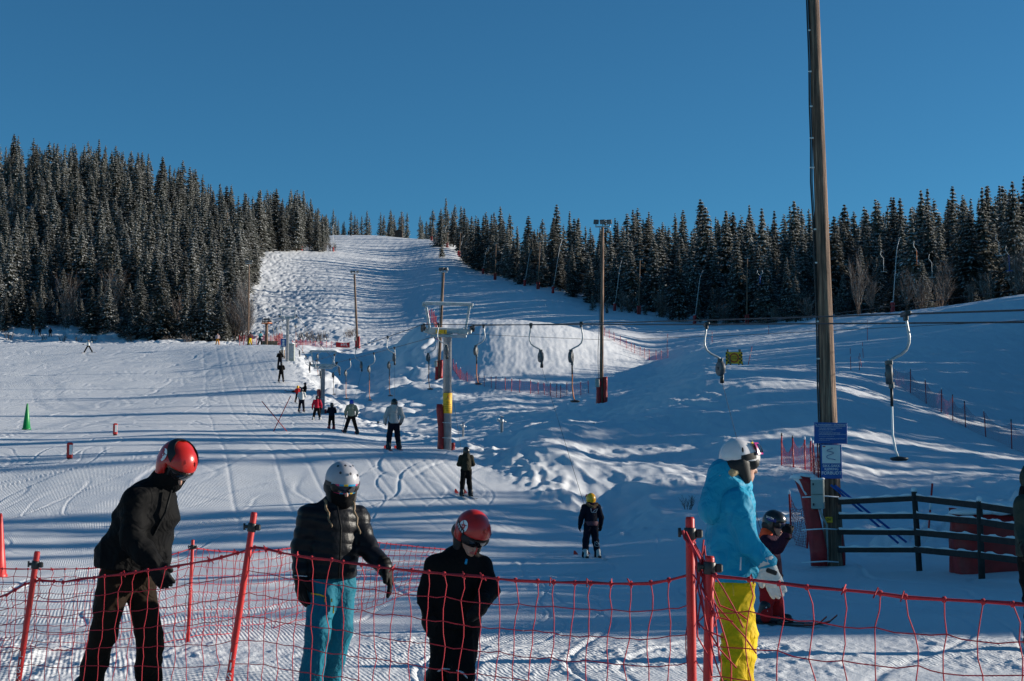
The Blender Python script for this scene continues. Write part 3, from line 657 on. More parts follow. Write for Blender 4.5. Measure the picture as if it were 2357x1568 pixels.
def pylon(u, Y, ztop, label, sign=None, number=None, mat_pad=True, dropcol=.6):
    g = G(u, Y); t = thing('lift_pylon', label, 'lift pylon', g, math.atan2(-LD.x, LD.y), 'pylons of the platter lift')
    h = ztop - g.z; arm = h - 1.03
    b = MB(); b.lathe([(.155, -dropcol), (.155, arm - .12), (.19, arm - .12), (.19, arm - .06), (.15, arm - .06)], n=20); b.build('column', M_STEEL, t)
    b = MB(); b.box((0, 0, arm), (1.72, .2, .16), bev=.015); b.box((-.55, 0, arm - .02), (.35, .24, .2), bev=.01); b.box((.55, 0, arm - .02), (.35, .24, .2), bev=.01); b.box((0, -.18, arm - .2), (1.3, .14, .09), bev=.01); b.box((0, 0, arm - .14), (.3, .3, .1), bev=.01); b.build('cross_arm', M_STEEL, t)
    b = MB(); b.box((0, 0, h - .05), (1.86, .09, .1), bev=.008)
    for s in (-1, 1):
        p0, p1 = Vector((s * .66, 0, arm + .08)), Vector((s * .8, 0, h - .1)); d = (p1 - p0)
        b.box((p0 + p1) / 2, (.08, .08, d.length), rot=Vector((0, 0, 1)).rotation_difference(d).to_matrix(), bev=.006)
        b.box((s * .88, 0, h - .13), (.1, .02, .1))
    b.build('top_frame', M_STEEL, t)
    for s in (-1, 1):
        b = MB(); Mr = Matrix.Rotation(R(90), 3, 'Y')
        for dy in (-.22, .22):
            b.lathe([(.05, -.03), (.135, -.03), (.135, -.012), (.11, 0), (.135, .012), (.135, .03), (.05, .03)], (s * .9, dy, arm + .1), 16, True, Mr)
        b.box((s * .84, 0, arm + .08), (.04, .52, .06)); b.build('sheave_assembly', M_DARKST, t)
    b = MB(); b.box((0, 0, h + .012), (1.7, .07, .035), bev=.015); b.box((0, -.01, arm + .1), (1.2, .14, .04), bev=.02); b.build('snow_cap', M_SNOWCAP, t)
    if number:
        b = MB(); b.box((-.28, -.29, arm - .06), (.4, .01, .15)); p = b.build('number_plate', M_YEL, t)
        text_part(number, .16, (-.16, -.295, arm - .06), (1, 0, 0), (0, 0, 1), M_BLACK, p)
    if mat_pad:
        red_mat(t, (-.22, -.02, -.1), .22, 1.75, .12, -.05, n=10)
        red_mat(t, (.2, .08, -.1), .2, .38, .1, n=6)
        b = MB(); b.tube([(-.2, -.15, 1.0), (.17, -.16, .97)], .01, 5); b.tube([(-.2, -.15, .45), (.17, -.16, .43)], .01, 5); b.build('tie_rope', M_SNOWCAP, t)
    if sign:
        # yellow warning plate bent round the column
        b = MB(); n = 12; z0, z1 = 1.32, 2.05; rr = .175
        rings = [[(rr * math.sin(-1.25 + 2.5 * k / n) , -rr * math.cos(-1.25 + 2.5 * k / n), z) for k in range(n + 1)] for z in (z0, z1)]
        b.loft(rings, False, False, True, closed=False); p = b.build('warning_sign', M_YEL, t)
        def on(x, z, d=.004): a = x / rr; return ((rr + d) * math.sin(a), -(rr + d) * math.cos(a), z)
        b = MB()
        tri = [(-.10, 1.80), (.10, 1.80), (0, 1.985)]; tin = [(-.065, 1.82), (.065, 1.82), (0, 1.94)]
        for i in range(3):
            a0, a1 = tri[i], tri[(i + 1) % 3]; c0, c1 = tin[i], tin[(i + 1) % 3]
            b.add([on(*a0), on(*a1), on(*c1), on(*c0)], [(0, 1, 2, 3)])
        b.build('warning_triangle', M_RED, p)
        b = MB(); b.add([on(-.01, 1.855), on(.01, 1.855), on(.012, 1.915), on(-.012, 1.915)], [(0, 1, 2, 3)]); b.add([on(-.01, 1.83), on(.01, 1.83), on(.01, 1.845), on(-.01, 1.845)], [(0, 1, 2, 3)]); b.build('exclamation_mark', M_BLACK, p)
        for body, size, z in (('ALL', .075, 1.72), ('SVINGKJØRING', .042, 1.645), ('SVINGEN ER FORBUDT', .03, 1.56), ('SPESIELT INNUNDER', .03, 1.49), ('SKITREKKET', .022, 1.42)):
            o = text_part(body, size, (0, 0, 0), (1, 0, 0), (0, 1, 0), M_BLACK, p)
            for vv in o.data.vertices: x, y = vv.co.x, vv.co.y; vv.co = on(x, z + y, .004)
    return t, g, h, arm
pyl = []
T1 = pylon(1029, 51, 7.95, 'steel lift pylon nearest the camera with yellow warning sign round its column', True, '1')
T2 = pylon(742, 98, 10.55, 'second lift pylon up the tow track, beside the rider in red', None, None)
T3 = pylon(661, 147, 19.6, 'farthest lift pylon at the crest, beside a grey cabinet', None, None, False, 1.0)
pyl = [T1, T2, T3]
def pul(T, s): return T[1] + LR * (s * .9) + Vector((0, 0, T[3] + .22))
WHEEL = G(613, 177); WZ = 2.75
UPL = [pul(T1, -1), pul(T2, -1), pul(T3, -1), WHEEL + Vector((-.65, 0, WZ))]
DNL = [pul(T1, 1), pul(T2, 1), pul(T3, 1), WHEEL + Vector((.65, 0, WZ))]
near_end = P(2085, 716, 21.0)
d = (near_end - DNL[0])
END_DN = DNL[0] + d * 1.55
END_UP = END_DN - LR * 1.3 + Vector((0, 0, .12))
END_UP = UPL[0] + (P(1645, 741, 28.4) - UPL[0]) * 2.05
UPL = [END_UP] + UPL; DNL = [END_DN] + DNL
def cable(pts, label, r=.013):
    b = MB()
    q = []
    for i in range(len(pts) - 1):
        for k in range(8):
            t = k / 8; p = pts[i].lerp(pts[i + 1], t); p = p - Vector((0, 0, .05 * 4 * t * (1 - t))); q.append(p)
    q.append(pts[-1]); b.tube(q, r, 5); o = b.build('haul_cable', M_CABLE); return tag(o, label, 'cable', 'cables of the platter lift')
cable(UPL, 'left strand of the tow cable, carrying the retracted platters uphill', .014)
cable(DNL, 'right strand of the tow cable, carrying the long empty platters back down', .014)
# two thinner service lines crossing behind the near pole
for (pts, lab) in (([(1050, 768, 52), (1400, 783, 46), (1700, 772, 38), (2357, 738, 27), (2700, 715, 23)], 'thin signal wire hanging below the tow cable and crossing the wooden pole'),
                   ([(1480, 768, 60), (1700, 745, 48), (1920, 722, 40), (2357, 665, 30), (2700, 620, 25)], 'thin wire rising above the tow cable behind the wooden pole')):
    b = MB(); b.tube([P(*p) for p in pts], .006, 4); tag(b.build('service_wire', M_CABLE), lab, 'wire')
# hangers
HB = Vector((0, 0, 0))
def cable_at(pts, u):
    best = None
    for i in range(len(pts) - 1):
        for k in range(201):
            p = pts[i].lerp(pts[i + 1], k / 200); t = k / 200; p = p - Vector((0, 0, .2 * t * (1 - t)))
            f = p.y * math.cos(TH) + (p.z - CAMH) * math.sin(TH)
            uu = UC + F * p.x / f; e = abs(uu - u)
            if best is None or e < best[0]: best = (e, p)
    return best[1]
HANG = 'platter hangers on the tow cable'
def hanger(pts, u, label, side, length=1.75, rope_to=None, stick='orange', seg=None):
    p = cable_at(pts if seg is None else pts[seg:seg + 2], u)
    t = thing('tow_hanger', label, 'tow hanger', p, 0, HANG)
    dv = LR
    b = MB(); b.box((0, 0, 0), (.09, .3, .07), bev=.01); b.box((.0, 0, -.05), (.06, .1, .1), bev=.01); b.build('cable_clamp', M_DARKST, t)
    s = side
    q = [(0, 0, -.02), (-.015 * s, 0, -.15), (-.045 * s, 0, -.33), (-.04 * s, 0, -.43), (.0 * s, 0, -.53), (.08 * s, 0, -.60), (.18 * s, 0, -.65), (.245 * s, 0, -.685), (.27 * s, 0, -.71)]
    b = MB(); b.tube(q, .021, 8); b.build('gooseneck', M_STEEL, t)
    bx = .27 * s
    b = MB(); Mr = Matrix.Rotation(R(90), 3, 'Y') @ Matrix.Rotation(R(0), 3, 'Z')
    Mr = Matrix.Rotation(R(16 * s), 3, 'Z') @ Matrix.Rotation(R(90), 3, 'Y')
    b.lathe([(.06, -.05), (.138, -.05), (.152, -.036), (.152, .036), (.138, .05), (.06, .05)], (bx, 0, -.90), 20, True, Mr)
    b.box((bx, 0, -.73), (.1, .1, .07), bev=.01)
    b.box((bx + .03, -.0, -1.06), (.07, .07, .1), bev=.01); r_ = b.build('rope_reel', M_REEL, t)
    b = MB(); b.lathe([(.02, -.06), (.035, -.06), (.035, .06), (.02, .06)], (bx, 0, -.9), 10, True, Mr); b.build('hub', M_DARKST, r_)
    if rope_to is None and length > 0:
        z1 = -1.08 - length * .28
        b = MB(); b.tube([(bx + .03, 0, -1.06), (bx + .03, 0, z1)], .022, 8); b.build('spring_tube', M_BLACK, t)
        b = MB(); z2 = -1.1 - length
        b.tube([(bx + .03, 0, z1 + .02), (bx + .03, 0, z2 + .35), (bx + .06, -.03, z2 + .12), (bx + .10, -.06, z2)], .017, 8); b.build('stick', M_ORANGE if stick == 'orange' else M_WHITE, t)
        b = MB(); b.lathe([(.02, -.03), (.10, -.025), (.135, 0), (.13, .02), (.04, .035), (.02, .04)], (bx + .1, -.06, z2), 18); b.build('platter', M_BLACK, t)
    else:
        b = MB(); b.lathe([(.03, -.11), (.045, -.1), (.04, 0), (.03, .02)], (bx + .03, 0, -1.09), 8); b.build('rope_funnel', M_BLACK, t)
        if rope_to is not None:
            e = rope_to - p; b = MB(); b.tube([(bx + .03, 0, -1.18), tuple(e)], .0045, 4); b.build('tow_rope', M_CABLE, t)
    return t
# ------------------------------------------------------------------ return wheel station at the crest
t = thing('return_station', 'orange return wheel of the lift on a timber post at the crest', 'lift wheel', WHEEL)
b = MB(); b.tube([(0, 0, -.6), (0, 0, WZ - .1)], [.2, .17], 12); b.build('post', M_POLE, t)
b = MB(); b.lathe([(.1, -.05), (.6, -.06), (.68, -.04), (.64, 0), (.68, .04), (.6, .06), (.1, .05)], (0, 0, WZ), 28); b.build('bull_wheel', M_ORANGE, t)
b = MB(); b.box((0, 0, WZ + .25), (1.2, .3, .14), bev=.02); b.box((0, 0, WZ + .5), (.8, .25, .2), bev=.02)
for x in (-.55, -.2, .2, .55): b.tube([(x, 0, WZ + .1), (x, 0, WZ + .75)], .035, 6)
b.build('carriage', M_DARKST, t)
b = MB(); b.box((.35, .5, .2), (1.9, .12, .75), bev=.01); b.build('board_screen', M_PLY, t)

# ------------------------------------------------------------------ floodlight poles and snow lances
FG = 'floodlight poles along the pistes'
def flood_pole(u, Y, ut, vt, label, nl=3, pad=False, r=.13, box=False, wide=.95):
    g = G(u, Y); top = P(ut, vt, Y); t = thing('floodlight_pole', label, 'light pole', g, 0, FG); v = top - g
    b = MB(); b.tube([(v * -.05), v * .5, v], [r, r * .85, r * .68], 10); b.build('pole', M_POLE, t)
    b = MB(); b.box(v + Vector((0, -.12, -.05)), (wide, .08, .09), bev=.01); b.build('lamp_bar', M_STEEL, t)
    rs = random.Random(int(u * 7))
    for i in range(nl):
        x = (i - (nl - 1) / 2) * wide / max(nl - 1, 1) * .9 if nl > 1 else 0
        rot = Matrix.Rotation(R(rs.uniform(-50, 50)), 3, 'Z') @ Matrix.Rotation(R(28), 3, 'X')
        c = v + Vector((x, -.15, .27))
        b = MB()
        hx, hz = .155, .135
        b.loft([[c + rot @ Vector((sx * hx * k, yy, sz * hz * k)) for sx, sz in ((-1, -1), (1, -1), (1, 1), (-1, 1))] for yy, k in ((-.13, 1), (.0, 1), (.13, .55))], True, True)
        b.tube([v + Vector((x, -.12, -.02)), c], .025, 5); f = b.build('floodlight', M_DARKST, t)
        b = MB(); b.loft([[c + rot @ Vector((sx * .135, yy, sz * .115)) for sx, sz in ((-1, -1), (1, -1), (1, 1), (-1, 1))] for yy in (-.137, -.13)], True, True); b.build('lens', M_LAMPGLASS, f)
    if pad: 
        red_mat(t, (v.x * .03 - .17, -.05, -.15), .34, 1.75, .2, v.x * .05, n=10); red_mat(t, (v.x * .03 + .24, 0, .0), .28, 1.7, .18, v.x * .08, n=10)
    if box:
        b = MB(); b.box((v.x * .08 - .27, -.26, 1.3), (.26, .16, .5), bev=.02); b.build('junction_box', M_GREYBOX, t)
    return t, v
def side_wire(t, v, off=-.22):
    b = MB(); q = []
    for i in range(14):
        k = i / 13; q.append(v * k + Vector((off * (1 - .3 * k) + .03 * math.sin(i * 1.3), -.02, 0)))
    b.tube(q, .018, 5); b.build('power_cable', M_BLACK, t)
t9, v9 = flood_pole(1384, 89, 1387, 521, 'tall wooden floodlight pole in mid picture wrapped in dark red crash mats', 3, True, .135, True)
side_wire(t9, v9)
t8, v8 = flood_pole(1009, 132, 1021, 626, 'floodlight pole standing just behind the nearest lift pylon', 3, True, .16, True, .7); side_wire(t8, v8)
t7, v7 = flood_pole(823, 200, 816, 630, 'floodlight pole with orange red mat at the foot of the mogul slope', 3, True, .17, True); side_wire(t7, v7)
flood_pole(571, 199, 573, 606, 'wooden floodlight pole against the left wood by the mogul slope', 4)
flood_pole(501, 268, 498, 566, 'floodlight pole inside the left wood with a white lamp bar', 3)
flood_pole(514, 300, 521, 545, 'leaning floodlight pole behind another one in the left wood', 3)
flood_pole(521, 340, 523, 488, 'half hidden floodlight pole high in the left wood', 2)
flood_pole(624, 424, 624, 505, 'slim floodlight pole before the trees above the mogul slope', 1)
flood_pole(741, 440, 743, 510, 'floodlight pole with red base at the upper left edge of the piste', 2, True)
flood_pole(926, 565, 925, 491, 'floodlight pole on the skyline beside the black hut', 2)
flood_pole(993, 520, 995, 524, 'floodlight pole with red base high on the right edge of the piste', 1, True)
flood_pole(1029, 468, 1031, 533, 'floodlight pole before the last gap in the right wood', 1, True)
flood_pole(1057, 440, 1060, 536, 'floodlight pole at the upper corner of the right wood', 2, True)
flood_pole(1139, 352, 1142, 560, 'dark floodlight pole against the upper right wood', 2, True)
flood_pole(1238, 312, 1243, 556, 'dark floodlight pole beside two snow lances at the right wood', 2, True)
flood_pole(1470, 262, 1473, 598, 'floodlight pole among bushes right of the tall mid picture pole', 2, True)
flood_pole(1719, 236, 1720, 594, 'floodlight pole with orange foot left of the big wooden pole', 3, True)
flood_pole(2131, 230, 2125, 533, 'floodlight pole among the trees behind the right hand hill', 4)
def lance(u, Y, ut, vt, label, bend=True, pad=True):
    g = G(u, Y); top = P(ut, vt, Y); v = top - g; t = thing('snow_lance', label, 'snow lance', g, 0, 'snow lances along the wood')
    b = MB()
    q = [v * .0, v * .45, v * .83] + ([v * .88 + Vector((.05, 0, 0)), v + Vector((.25, 0, -.05))] if bend else [v])
    b.tube(q, [.07, .06, .05, .045, .035][:len(q)], 7); b.build('tube', M_STEEL, t)
    b = MB(); b.tube([q[-1], Vector(q[-1]) + Vector((.18, -.05, .12))], .06, 6); b.build('nozzle_head', M_WHITE, t)
    if pad: red_mat(t, (0, -.08, -.2), .55, 1.6, .26, v.x * .08, n=8); b = MB(); b.tube([(-.02, -.05, 1.4), (0.0, -.05, 1.55)], [.24, .08], 9); b.build('snow_cap', M_SNOWCAP, t)
lance(1272, 303, 1291, 552, 'long leaning snow lance with red base at the end of the upper right wood')
lance(1207, 325, 1220, 577, 'leaning snow lance left of a dark floodlight pole by the right wood')
lance(1111, 384, 1120, 570, 'faint leaning snow lance before the upper right wood')
lance(1054, 446, 1068, 540, 'snow lance with red base at the top corner of the right wood')
lance(1020, 492, 1027, 520, 'upright snow lance in the gap between skyline trees')
lance(1414, 272, 1430, 592, 'white snow lance just right of the tall mid picture pole')
lance(1598, 244, 1613, 624, 'snow lance with bent head and red foot in the forest clearing')
lance(2054, 194, 2066, 548, 'bright snow lance with bent head and red base on the right hand hill')
lance(694, 432, 698, 528, 'snow lance with red base below the trees above the mogul slope')
lance(767, 442, 766, 515, 'snow lance at the left corner where the upper piste begins')

# ------------------------------------------------------------------ the big wooden pole with its signs, box and mats
PB = G(1920, 26.0); t = thing('wooden_pole', 'thick weathered wooden pole in the right foreground carrying two blue signs', 'pole', PB)
ptop = P(1871, -60, 26.0) - PB
def pp(k): return ptop * k
b = MB(); b.tube([pp(-.06), pp(0), pp(.25), pp(.5), pp(.75), pp(1)], [.185, .178, .150, .128, .112, .098], 24); b.build('pole', M_POLE, t)
def lp(u, v, dy=0.0): return P(u, v, 26.0 + dy) - PB            # local point on the pole's plane
b = MB(); q = [lp(u, v, -.03) for u, v in ((1855, -60), (1858, 40), (1862, 140), (1863, 240), (1866, 330), (1866, 420), (1872, 520), (1876, 640), (1880, 760), (1882, 900), (1886, 1000), (1889, 1110))]
b.tube(q, .016, 6); b.tube([a + Vector((.03, .01, 0)) for a in q], .010, 5); b.build('power_cable', M_BLACK, t)
for (u, v) in ((1862, 70), (1863, 165), (1865, 245), (1866, 318), (1866, 386), (1874, 528), (1878, 605), (1881, 740), (1882, 826)):
    b = MB(); w = .12; c = lp(u + 8, v, -.03); b.box(c, (.17, .03, .03), bev=.005); b.build('cable_bracket', M_WHITE, t)
# snow lance mats and the grey cabinet
fy = -.20
def plate(name, u0, v0, u1, v1, m, dy, dep=.012, skew=0.0):
    a, c = lp(u0, v0, dy), lp(u1, v1, dy); b = MB(); ctr = (a + c) / 2
    b.box(ctr, (abs(c.x - a.x), dep, abs(a.z - c.z)), rot=Matrix.Rotation(R(skew), 3, 'Y'), bev=.004); return b.build(name, m, t), ctr, abs(c.x - a.x), abs(a.z - c.z)
X, Z = Vector((1, 0, 0)), Vector((0, 0, 1))
s1, c1, w1, h1 = plate('passenger_sign', 1873.5, 973, 1950.5, 1021.5, M_BLUE, fy, skew=1.0)
yy = Vector((0, -.007, 0))
text_part('TIL PASSASJERER I SKITREKKET', .043, c1 + yy + Vector((0, 0, h1 * .39)), X, Z, M_WHITE, s1)
b = MB(); b.box(c1 + yy + Vector((0, -.002, h1 * .315)), (w1 * .9, .002, .005)); b.build('heading_rule', M_WHITE, s1)
for body, size, z, m_ in (('- SIKK-SAKK KJØRING OG SVINGING\nI SKITREKKET ER FORBUDT.', .026, .2, M_WHITE), ('Zig-zag skiing is forbidden during the ride.', .015, .09, M_WHITE), ('- SLIPP KROKEN PÅ ANVIST PLASS.\nSLIPP ALDRI KROKEN LIKE FORAN EN MAST.', .026, -.03, M_WHITE), ('Let go of the hanger at the marked place only.', .015, -.15, M_WHITE), ('- FORLAT AVSTIGNINGSPLASSEN STRAKS.', .026, -.27, M_WHITE), ('Leave the unloading area at once.', .015, -.34, M_WHITE)):
    text_part(body, size, c1 + yy + Vector((-w1 * .37, 0, h1 * z)), X, Z, m_, s1, align='LEFT')
s2, c2, w2, h2 = plate('zigzag_sign', 1888, 1023, 1938.5, 1102, M_BLUE, fy)
b = MB(); b.box(c2 + yy + Vector((0, 0, h2 * .21)), (w2 * .86, .004, h2 * .53)); wp = b.build('white_panel', M_WHITE, s2)
zz = [(.02, .43), (.04, .40), (-.10, .36), (-.13, .33), (.06, .28), (.07, .25), (.0, .22), (-.12, .18), (-.14, .13), (-.08, .085), (.06, .07), (.12, .05)]
b = MB(); b.tube([c2 + Vector((x * w2 * 1.6, -.012, h2 * (.0 + z * .95))) for x, z in zz], .020, 6, flat=.25); b.build('zigzag_arrow', M_BLUE, s2)
b = MB(); b.box(c2 + Vector((-w2 * .33, -.011, h2 * .435)), (.05, .003, .02)); b.build('red_mark', M_RED, s2)
for body, size, z in (('SIKK-SAKK', .066, -.13), ('KJØRING', .062, -.225), ('FORBUDT', .08, -.34)):
    text_part(body, size, c2 + yy + Vector((0, 0, h2 * z)), X, Z, M_WHITE, s2)
a = lp(1882.5, 1138, -.3); b = MB(); b.box(a, (.225, .2, .52), rot=Matrix.Rotation(R(-18), 3, 'Z'), bev=.012); cb = b.build('electrical_cabinet', M_GREYBOX, t)
b = MB(); b.box(a + Vector((-.05, -.10, .0)), (.24, .012, .006), rot=Matrix.Rotation(R(-18), 3, 'Z')); b.box(a + Vector((-.10, -.09, .18)), (.02, .03, .04)); b.box(a + Vector((-.10, -.09, -.18)), (.02, .03, .04)); b.build('hinge', M_DARKST, cb)
b = MB(); b.box(a + Vector((0, 0, .275)), (.25, .22, .04), rot=Matrix.Rotation(R(-18), 3, 'Z'), bev=.018); b.build('snow_cap', M_SNOWCAP, cb)
b = MB(); b.tube([a + Vector((.03, 0, -.26)), lp(1893, 1190, -.27), lp(1903, 1208, -.22), lp(1905, 1296, -.22)], .022, 7); b.build('conduit', M_GREYBOX, t)
yp, cy, wy, hy = plate('voltage_plate', 1899, 1190, 1916.5, 1203, M_YEL, -.2)
text_part('0V', .075, cy + yy, X, Z, M_BLACK, yp)
# leaning red mat on the left, sliver on the right
b = MB(); rings = []
prof = [((1822, 1092), (1868, 1100)), ((1832, 1112), (1872, 1118)), ((1842, 1140), (1876, 1145)), ((1846, 1165), (1882, 1170)), ((1853, 1200), (1890, 1205)), ((1860, 1240), (1897, 1240)), ((1864, 1270), (1903, 1265)), ((1866, 1303), (1904, 1303))]
for i, (a_, c_) in enumerate(prof):
    p0, p1 = lp(a_[0], a_[1], -.05), lp(c_[0], c_[1], -.28); wv = .02 * math.sin(i * 2.1)
    n_ = Vector((-.35, -.9, 0)); ring = []
    for k in range(8):
        s_ = k / 7; ring.append(p0.lerp(p1, s_) + n_ * (.10 * math.sin(math.pi * s_) + .02 * math.sin(s_ * 14 + i * 1.7)))
    for k in range(8):
        s_ = 1 - k / 7; ring.append(p0.lerp(p1, s_) - n_ * .06)
    rings.append(ring)
b.loft(rings, True, True, True); b.build('crash_mat', M_REDTARP, t)
red_mat(t, tuple(lp(1938, 1300, .1)), .12, 1.55, .2, -.1, n=10)
b = MB(); 
for i, (u, v, dx) in enumerate(((1836, 1098, .16), (1848, 1096, .14), (1866, 1098, .1))): b.lathe([(.02, -.05), (dx, -.03), (dx * .8, .03), (.02, .06)], lp(u, v, -.12), 10)
b.tube([lp(1824, 1094, -.1), lp(1846, 1110, -.16), lp(1856, 1140, -.24)], [.05, .07, .02], 7)
b.build('snow_cap', M_SNOWCAP, t)
b = MB()
for v in (1142, 1217, 1292): b.tube([lp(1846, v + 3, -.3), lp(1900, v, -.32), lp(1930, v + 2, -.2)], .012, 5)
b.build('tie_rope', M_SNOWCAP, t)
# two blue tubes leaning on the pole
b = MB(); b.tube([lp(1913, 1117, -.24), lp(2067, 1250, .5)], .022, 8); b.build('blue_tube', M_BLUEROD)
bt = bpy.data.objects['blue_tube']; bt.location = PB; tag(bt, 'lower blue tube leaning on the big wooden pole behind the fence', 'tube', 'blue tubes leaning on the pole')
b = MB(); b.tube([lp(1922, 1118, -.24), lp(2086, 1248, .5)], .022, 8); o = b.build('blue_tube', M_BLUEROD); o.location = PB; tag(o, 'upper blue tube leaning on the big wooden pole behind the fence', 'tube', 'blue tubes leaning on the pole')

# ------------------------------------------------------------------ dark rail fence
F0, F1, F2, F3 = (1934, 25.7), (2108, 24.6), (2256, 22.3), (2400, 20.6)
base = [G(u, Y) for u, Y in (F0, F1, F2, F3)]
t = thing('rail_fence', 'dark stained timber rail fence with snow on its four rails beside the pole', 'fence', base[1])
railv = [[1155.6, 1147, 1164, 1186], [1189, 1188, 1201, 1223], [1224.6, 1226, 1239, 1255], [1265.7, 1265.7, 1279, 1297]]
uY = [(1932, 25.7), (2106, 24.6), (2254, 22.3), (2400, 20.6)]
for r_ in range(4):
    for s_ in range(3):
        a = P(uY[s_][0], railv[r_][s_], uY[s_][1]) - base[1]; c = P(uY[s_ + 1][0], railv[r_][s_ + 1], uY[s_ + 1][1]) - base[1]
        d = c - a; rot = d.to_track_quat('X', 'Z').to_matrix(); 
        b = MB(); b.box((a + c) / 2 + Vector((0, .04 + .004 * r_, 0)), (d.length + .04 * (s_ < 1), .035, .10), rot=rot, bev=.006); rl = b.build('rail', M_FENCE, t)
        b = MB(); n = 26; ring = []; rs = random.Random(r_ * 7 + s_)
        for i in range(n):
            k = i / (n - 1); c_ = a.lerp(c, k) + Vector((0, .04, .047)); hh = .022 + .016 * math.sin(i * .9 + r_) + rs.uniform(-.006, .012); hh = max(hh, .006)
            ring.append([c_ + Vector((0, -.026, -.01)), c_ + Vector((0, -.02, hh * .7)), c_ + Vector((0, 0, hh)), c_ + Vector((0, .02, hh * .7)), c_ + Vector((0, .03, -.01))])
        b.loft(ring, True, True, True); b.build('snow_cap', M_SNOWCAP, rl)
for (ub, Yb, ut, vt) in ((2117, 24.6, 2104, 1131), (2260, 22.3, 2254, 1153), (2410, 20.6, 2404, 1160)):
    g = G(ub, Yb) - base[1]; a = P(ut, vt, Yb) - base[1]; b = MB(); b.tube([g - Vector((0, 0, .2)), g.lerp(a, .5), a], [.052, .05, .046], 10); p_ = b.build('post', M_FENCE, t)
    b = MB(); b.lathe([(.045, -.01), (.055, .01), (.045, .05), (.02, .075)], a, 10); b.build('snow_cap', M_SNOWCAP, p_)
# red padded pit behind the fence
g = G(2275, 23.6); t = thing('padded_pit', 'red tarpaulin padding round a dark snow covered box behind the rail fence', 'crash pad', g)
b = MB(); rings = []
zs = [-.25, -.05, .2, .5, .75, .93]
for i, z in enumerate(zs):
    ring = []
    for k in range(28):
        a = k * 2 * math.pi / 28; w = (.82 + .03 * math.sin(5 * a + i) + .02 * math.sin(11 * a + 2 * i)); sq = max(abs(math.cos(a)), abs(math.sin(a))) ** -.55
        ring.append((.1 + math.cos(a) * .78 * w * sq * 1.02, .1 + math.sin(a) * .55 * w * sq, z - (.10 * math.cos(a) if z > .5 else 0)))
    rings.append(ring)
b.loft(rings, True, True, True); b.build('crash_mat', M_REDTARP, t)
b = MB(); b.box((.35, .05, .92), (.9, .7, .18), rot=Matrix.Rotation(R(6), 3, 'Y'), bev=.02); b.build('lid', M_BLACK, t)
b = MB()
for i, (x, y, w) in enumerate(((-.45, -.3, .28), (-.15, -.15, .35), (.3, .1, .45), (.75, -.2, .25), (.1, -.38, .2), (.5, -.4, .2))): b.lathe([(.02, -.06), (w, -.03), (w * .8, .03), (w * .3, .06), (.02, .065)], (x, y, .95 + (.06 if i in (2,) else -.04) + .06), 12)
b.build('snow_cap', M_SNOWCAP, t)

# ------------------------------------------------------------------ nets on posts across the slopes
NETG = 'red safety nets on posts'
def far_net(posts, label, hgt=1.15, cell=.14, r=.004, sag=.12, slack=0.06, lift=.05, rp=.022, lean=.05):
    g0 = G(posts[0][0], posts[0][1]); t = thing('safety_net', label, 'safety net', g0, 0, NETG)
    rs = random.Random(int(posts[0][0] * 13)); base = [G(u, Y) - g0 for u, Y in [(p[0], p[1]) for p in posts]]
    hs = [(p[2] if len(p) > 2 else hgt) for p in posts]
    b = MB(); rows = max(4, int(hgt / cell))
    for i in range(len(base) - 1):
        a, c = base[i], base[i + 1]; L = (c - a).length; n = max(2, int(L / cell)); lat = []
        for k in range(n + 1):
            s_ = k / n; gz = H(g0.x + a.x + (c.x - a.x) * s_, g0.y + a.y + (c.y - a.y) * s_) - g0.z
            bp = a.lerp(c, s_); h_ = hs[i] * (1 - s_) + hs[i + 1] * s_; q = 4 * s_ * (1 - s_)
            lat.append([Vector((bp.x, bp.y, gz + lift * .5 + (h_ * .93 - sag * q * min(1, L / 2) * 1.6 - lift) * (j / rows))) + Vector((rs.uniform(-1, 1), rs.uniform(-1, 1), 0)) * .012 for j in range(rows + 1)])
        for k in range(n + 1): b.tube(lat[k], r, 3, False)
        for j in range(rows + 1): b.tube([lat[k][j] for k in range(n + 1)], r * (1.5 if j in (0, rows) else 1), 3, False)
    b.build('net', M_NET, t)
    for p, h_ in zip(base, hs):
        b = MB(); d = Vector((rs.uniform(-1, 1) * lean, rs.uniform(-1, 1) * lean, 1)); b.tube([p - d * .3, p + d * h_], rp, 6); po = b.build('post', M_RED, t)
        b = MB(); b.lathe([(rp * 1.15, -.05), (rp * 1.25, 0), (rp * .6, .05)], p + d * h_, 6); b.build('cap', M_SNOWCAP if rs.random() < .5 else M_BLACK, po)
    return t
far_net([(2045.6, 84), (2095.7, 79.5), (2132, 76), (2166.7, 73), (2193, 70.5), (2223, 68), (2269.7, 65), (2329, 61.5), (2400, 58)], 'red net fence descending the right hand hill to the frame edge', 1.32, .12, .0035, .22)
far_net([(1042.5, 137), (1050, 134), (1059, 130), (1075.7, 126), (1101.6, 123), (1114.8, 122), (1130.8, 121), (1141, 120.5), (1163.5, 119.5), (1177, 119), (1196, 118), (1221, 117.5), (1239, 116), (1253, 115), (1267, 113), (1281, 111), (1290, 110), (1305, 112), (1337, 113), (1355, 114)], 'long low red net along the foot of the big jump', 1.05, .18, .0045, .15, rp=.028)
far_net([(1391, 168), (1402.4, 166), (1413.8, 164), (1427.4, 162), (1442, 160), (1452.7, 158), (1461, 157), (1473, 155.5), (1484.5, 154), (1495, 153), (1510.5, 151), (1521.5, 150), (1537, 149)], 'red net fence on the right flank of the big jump', 1.1, .2, .005, .15, rp=.028)
far_net([(983, 163), (988, 163.5), (993, 164), (998, 162), (1003, 158), (1006, 154)], 'short red net standing on the left top of the big jump', 1.7, .2, .006, .1, rp=.03)
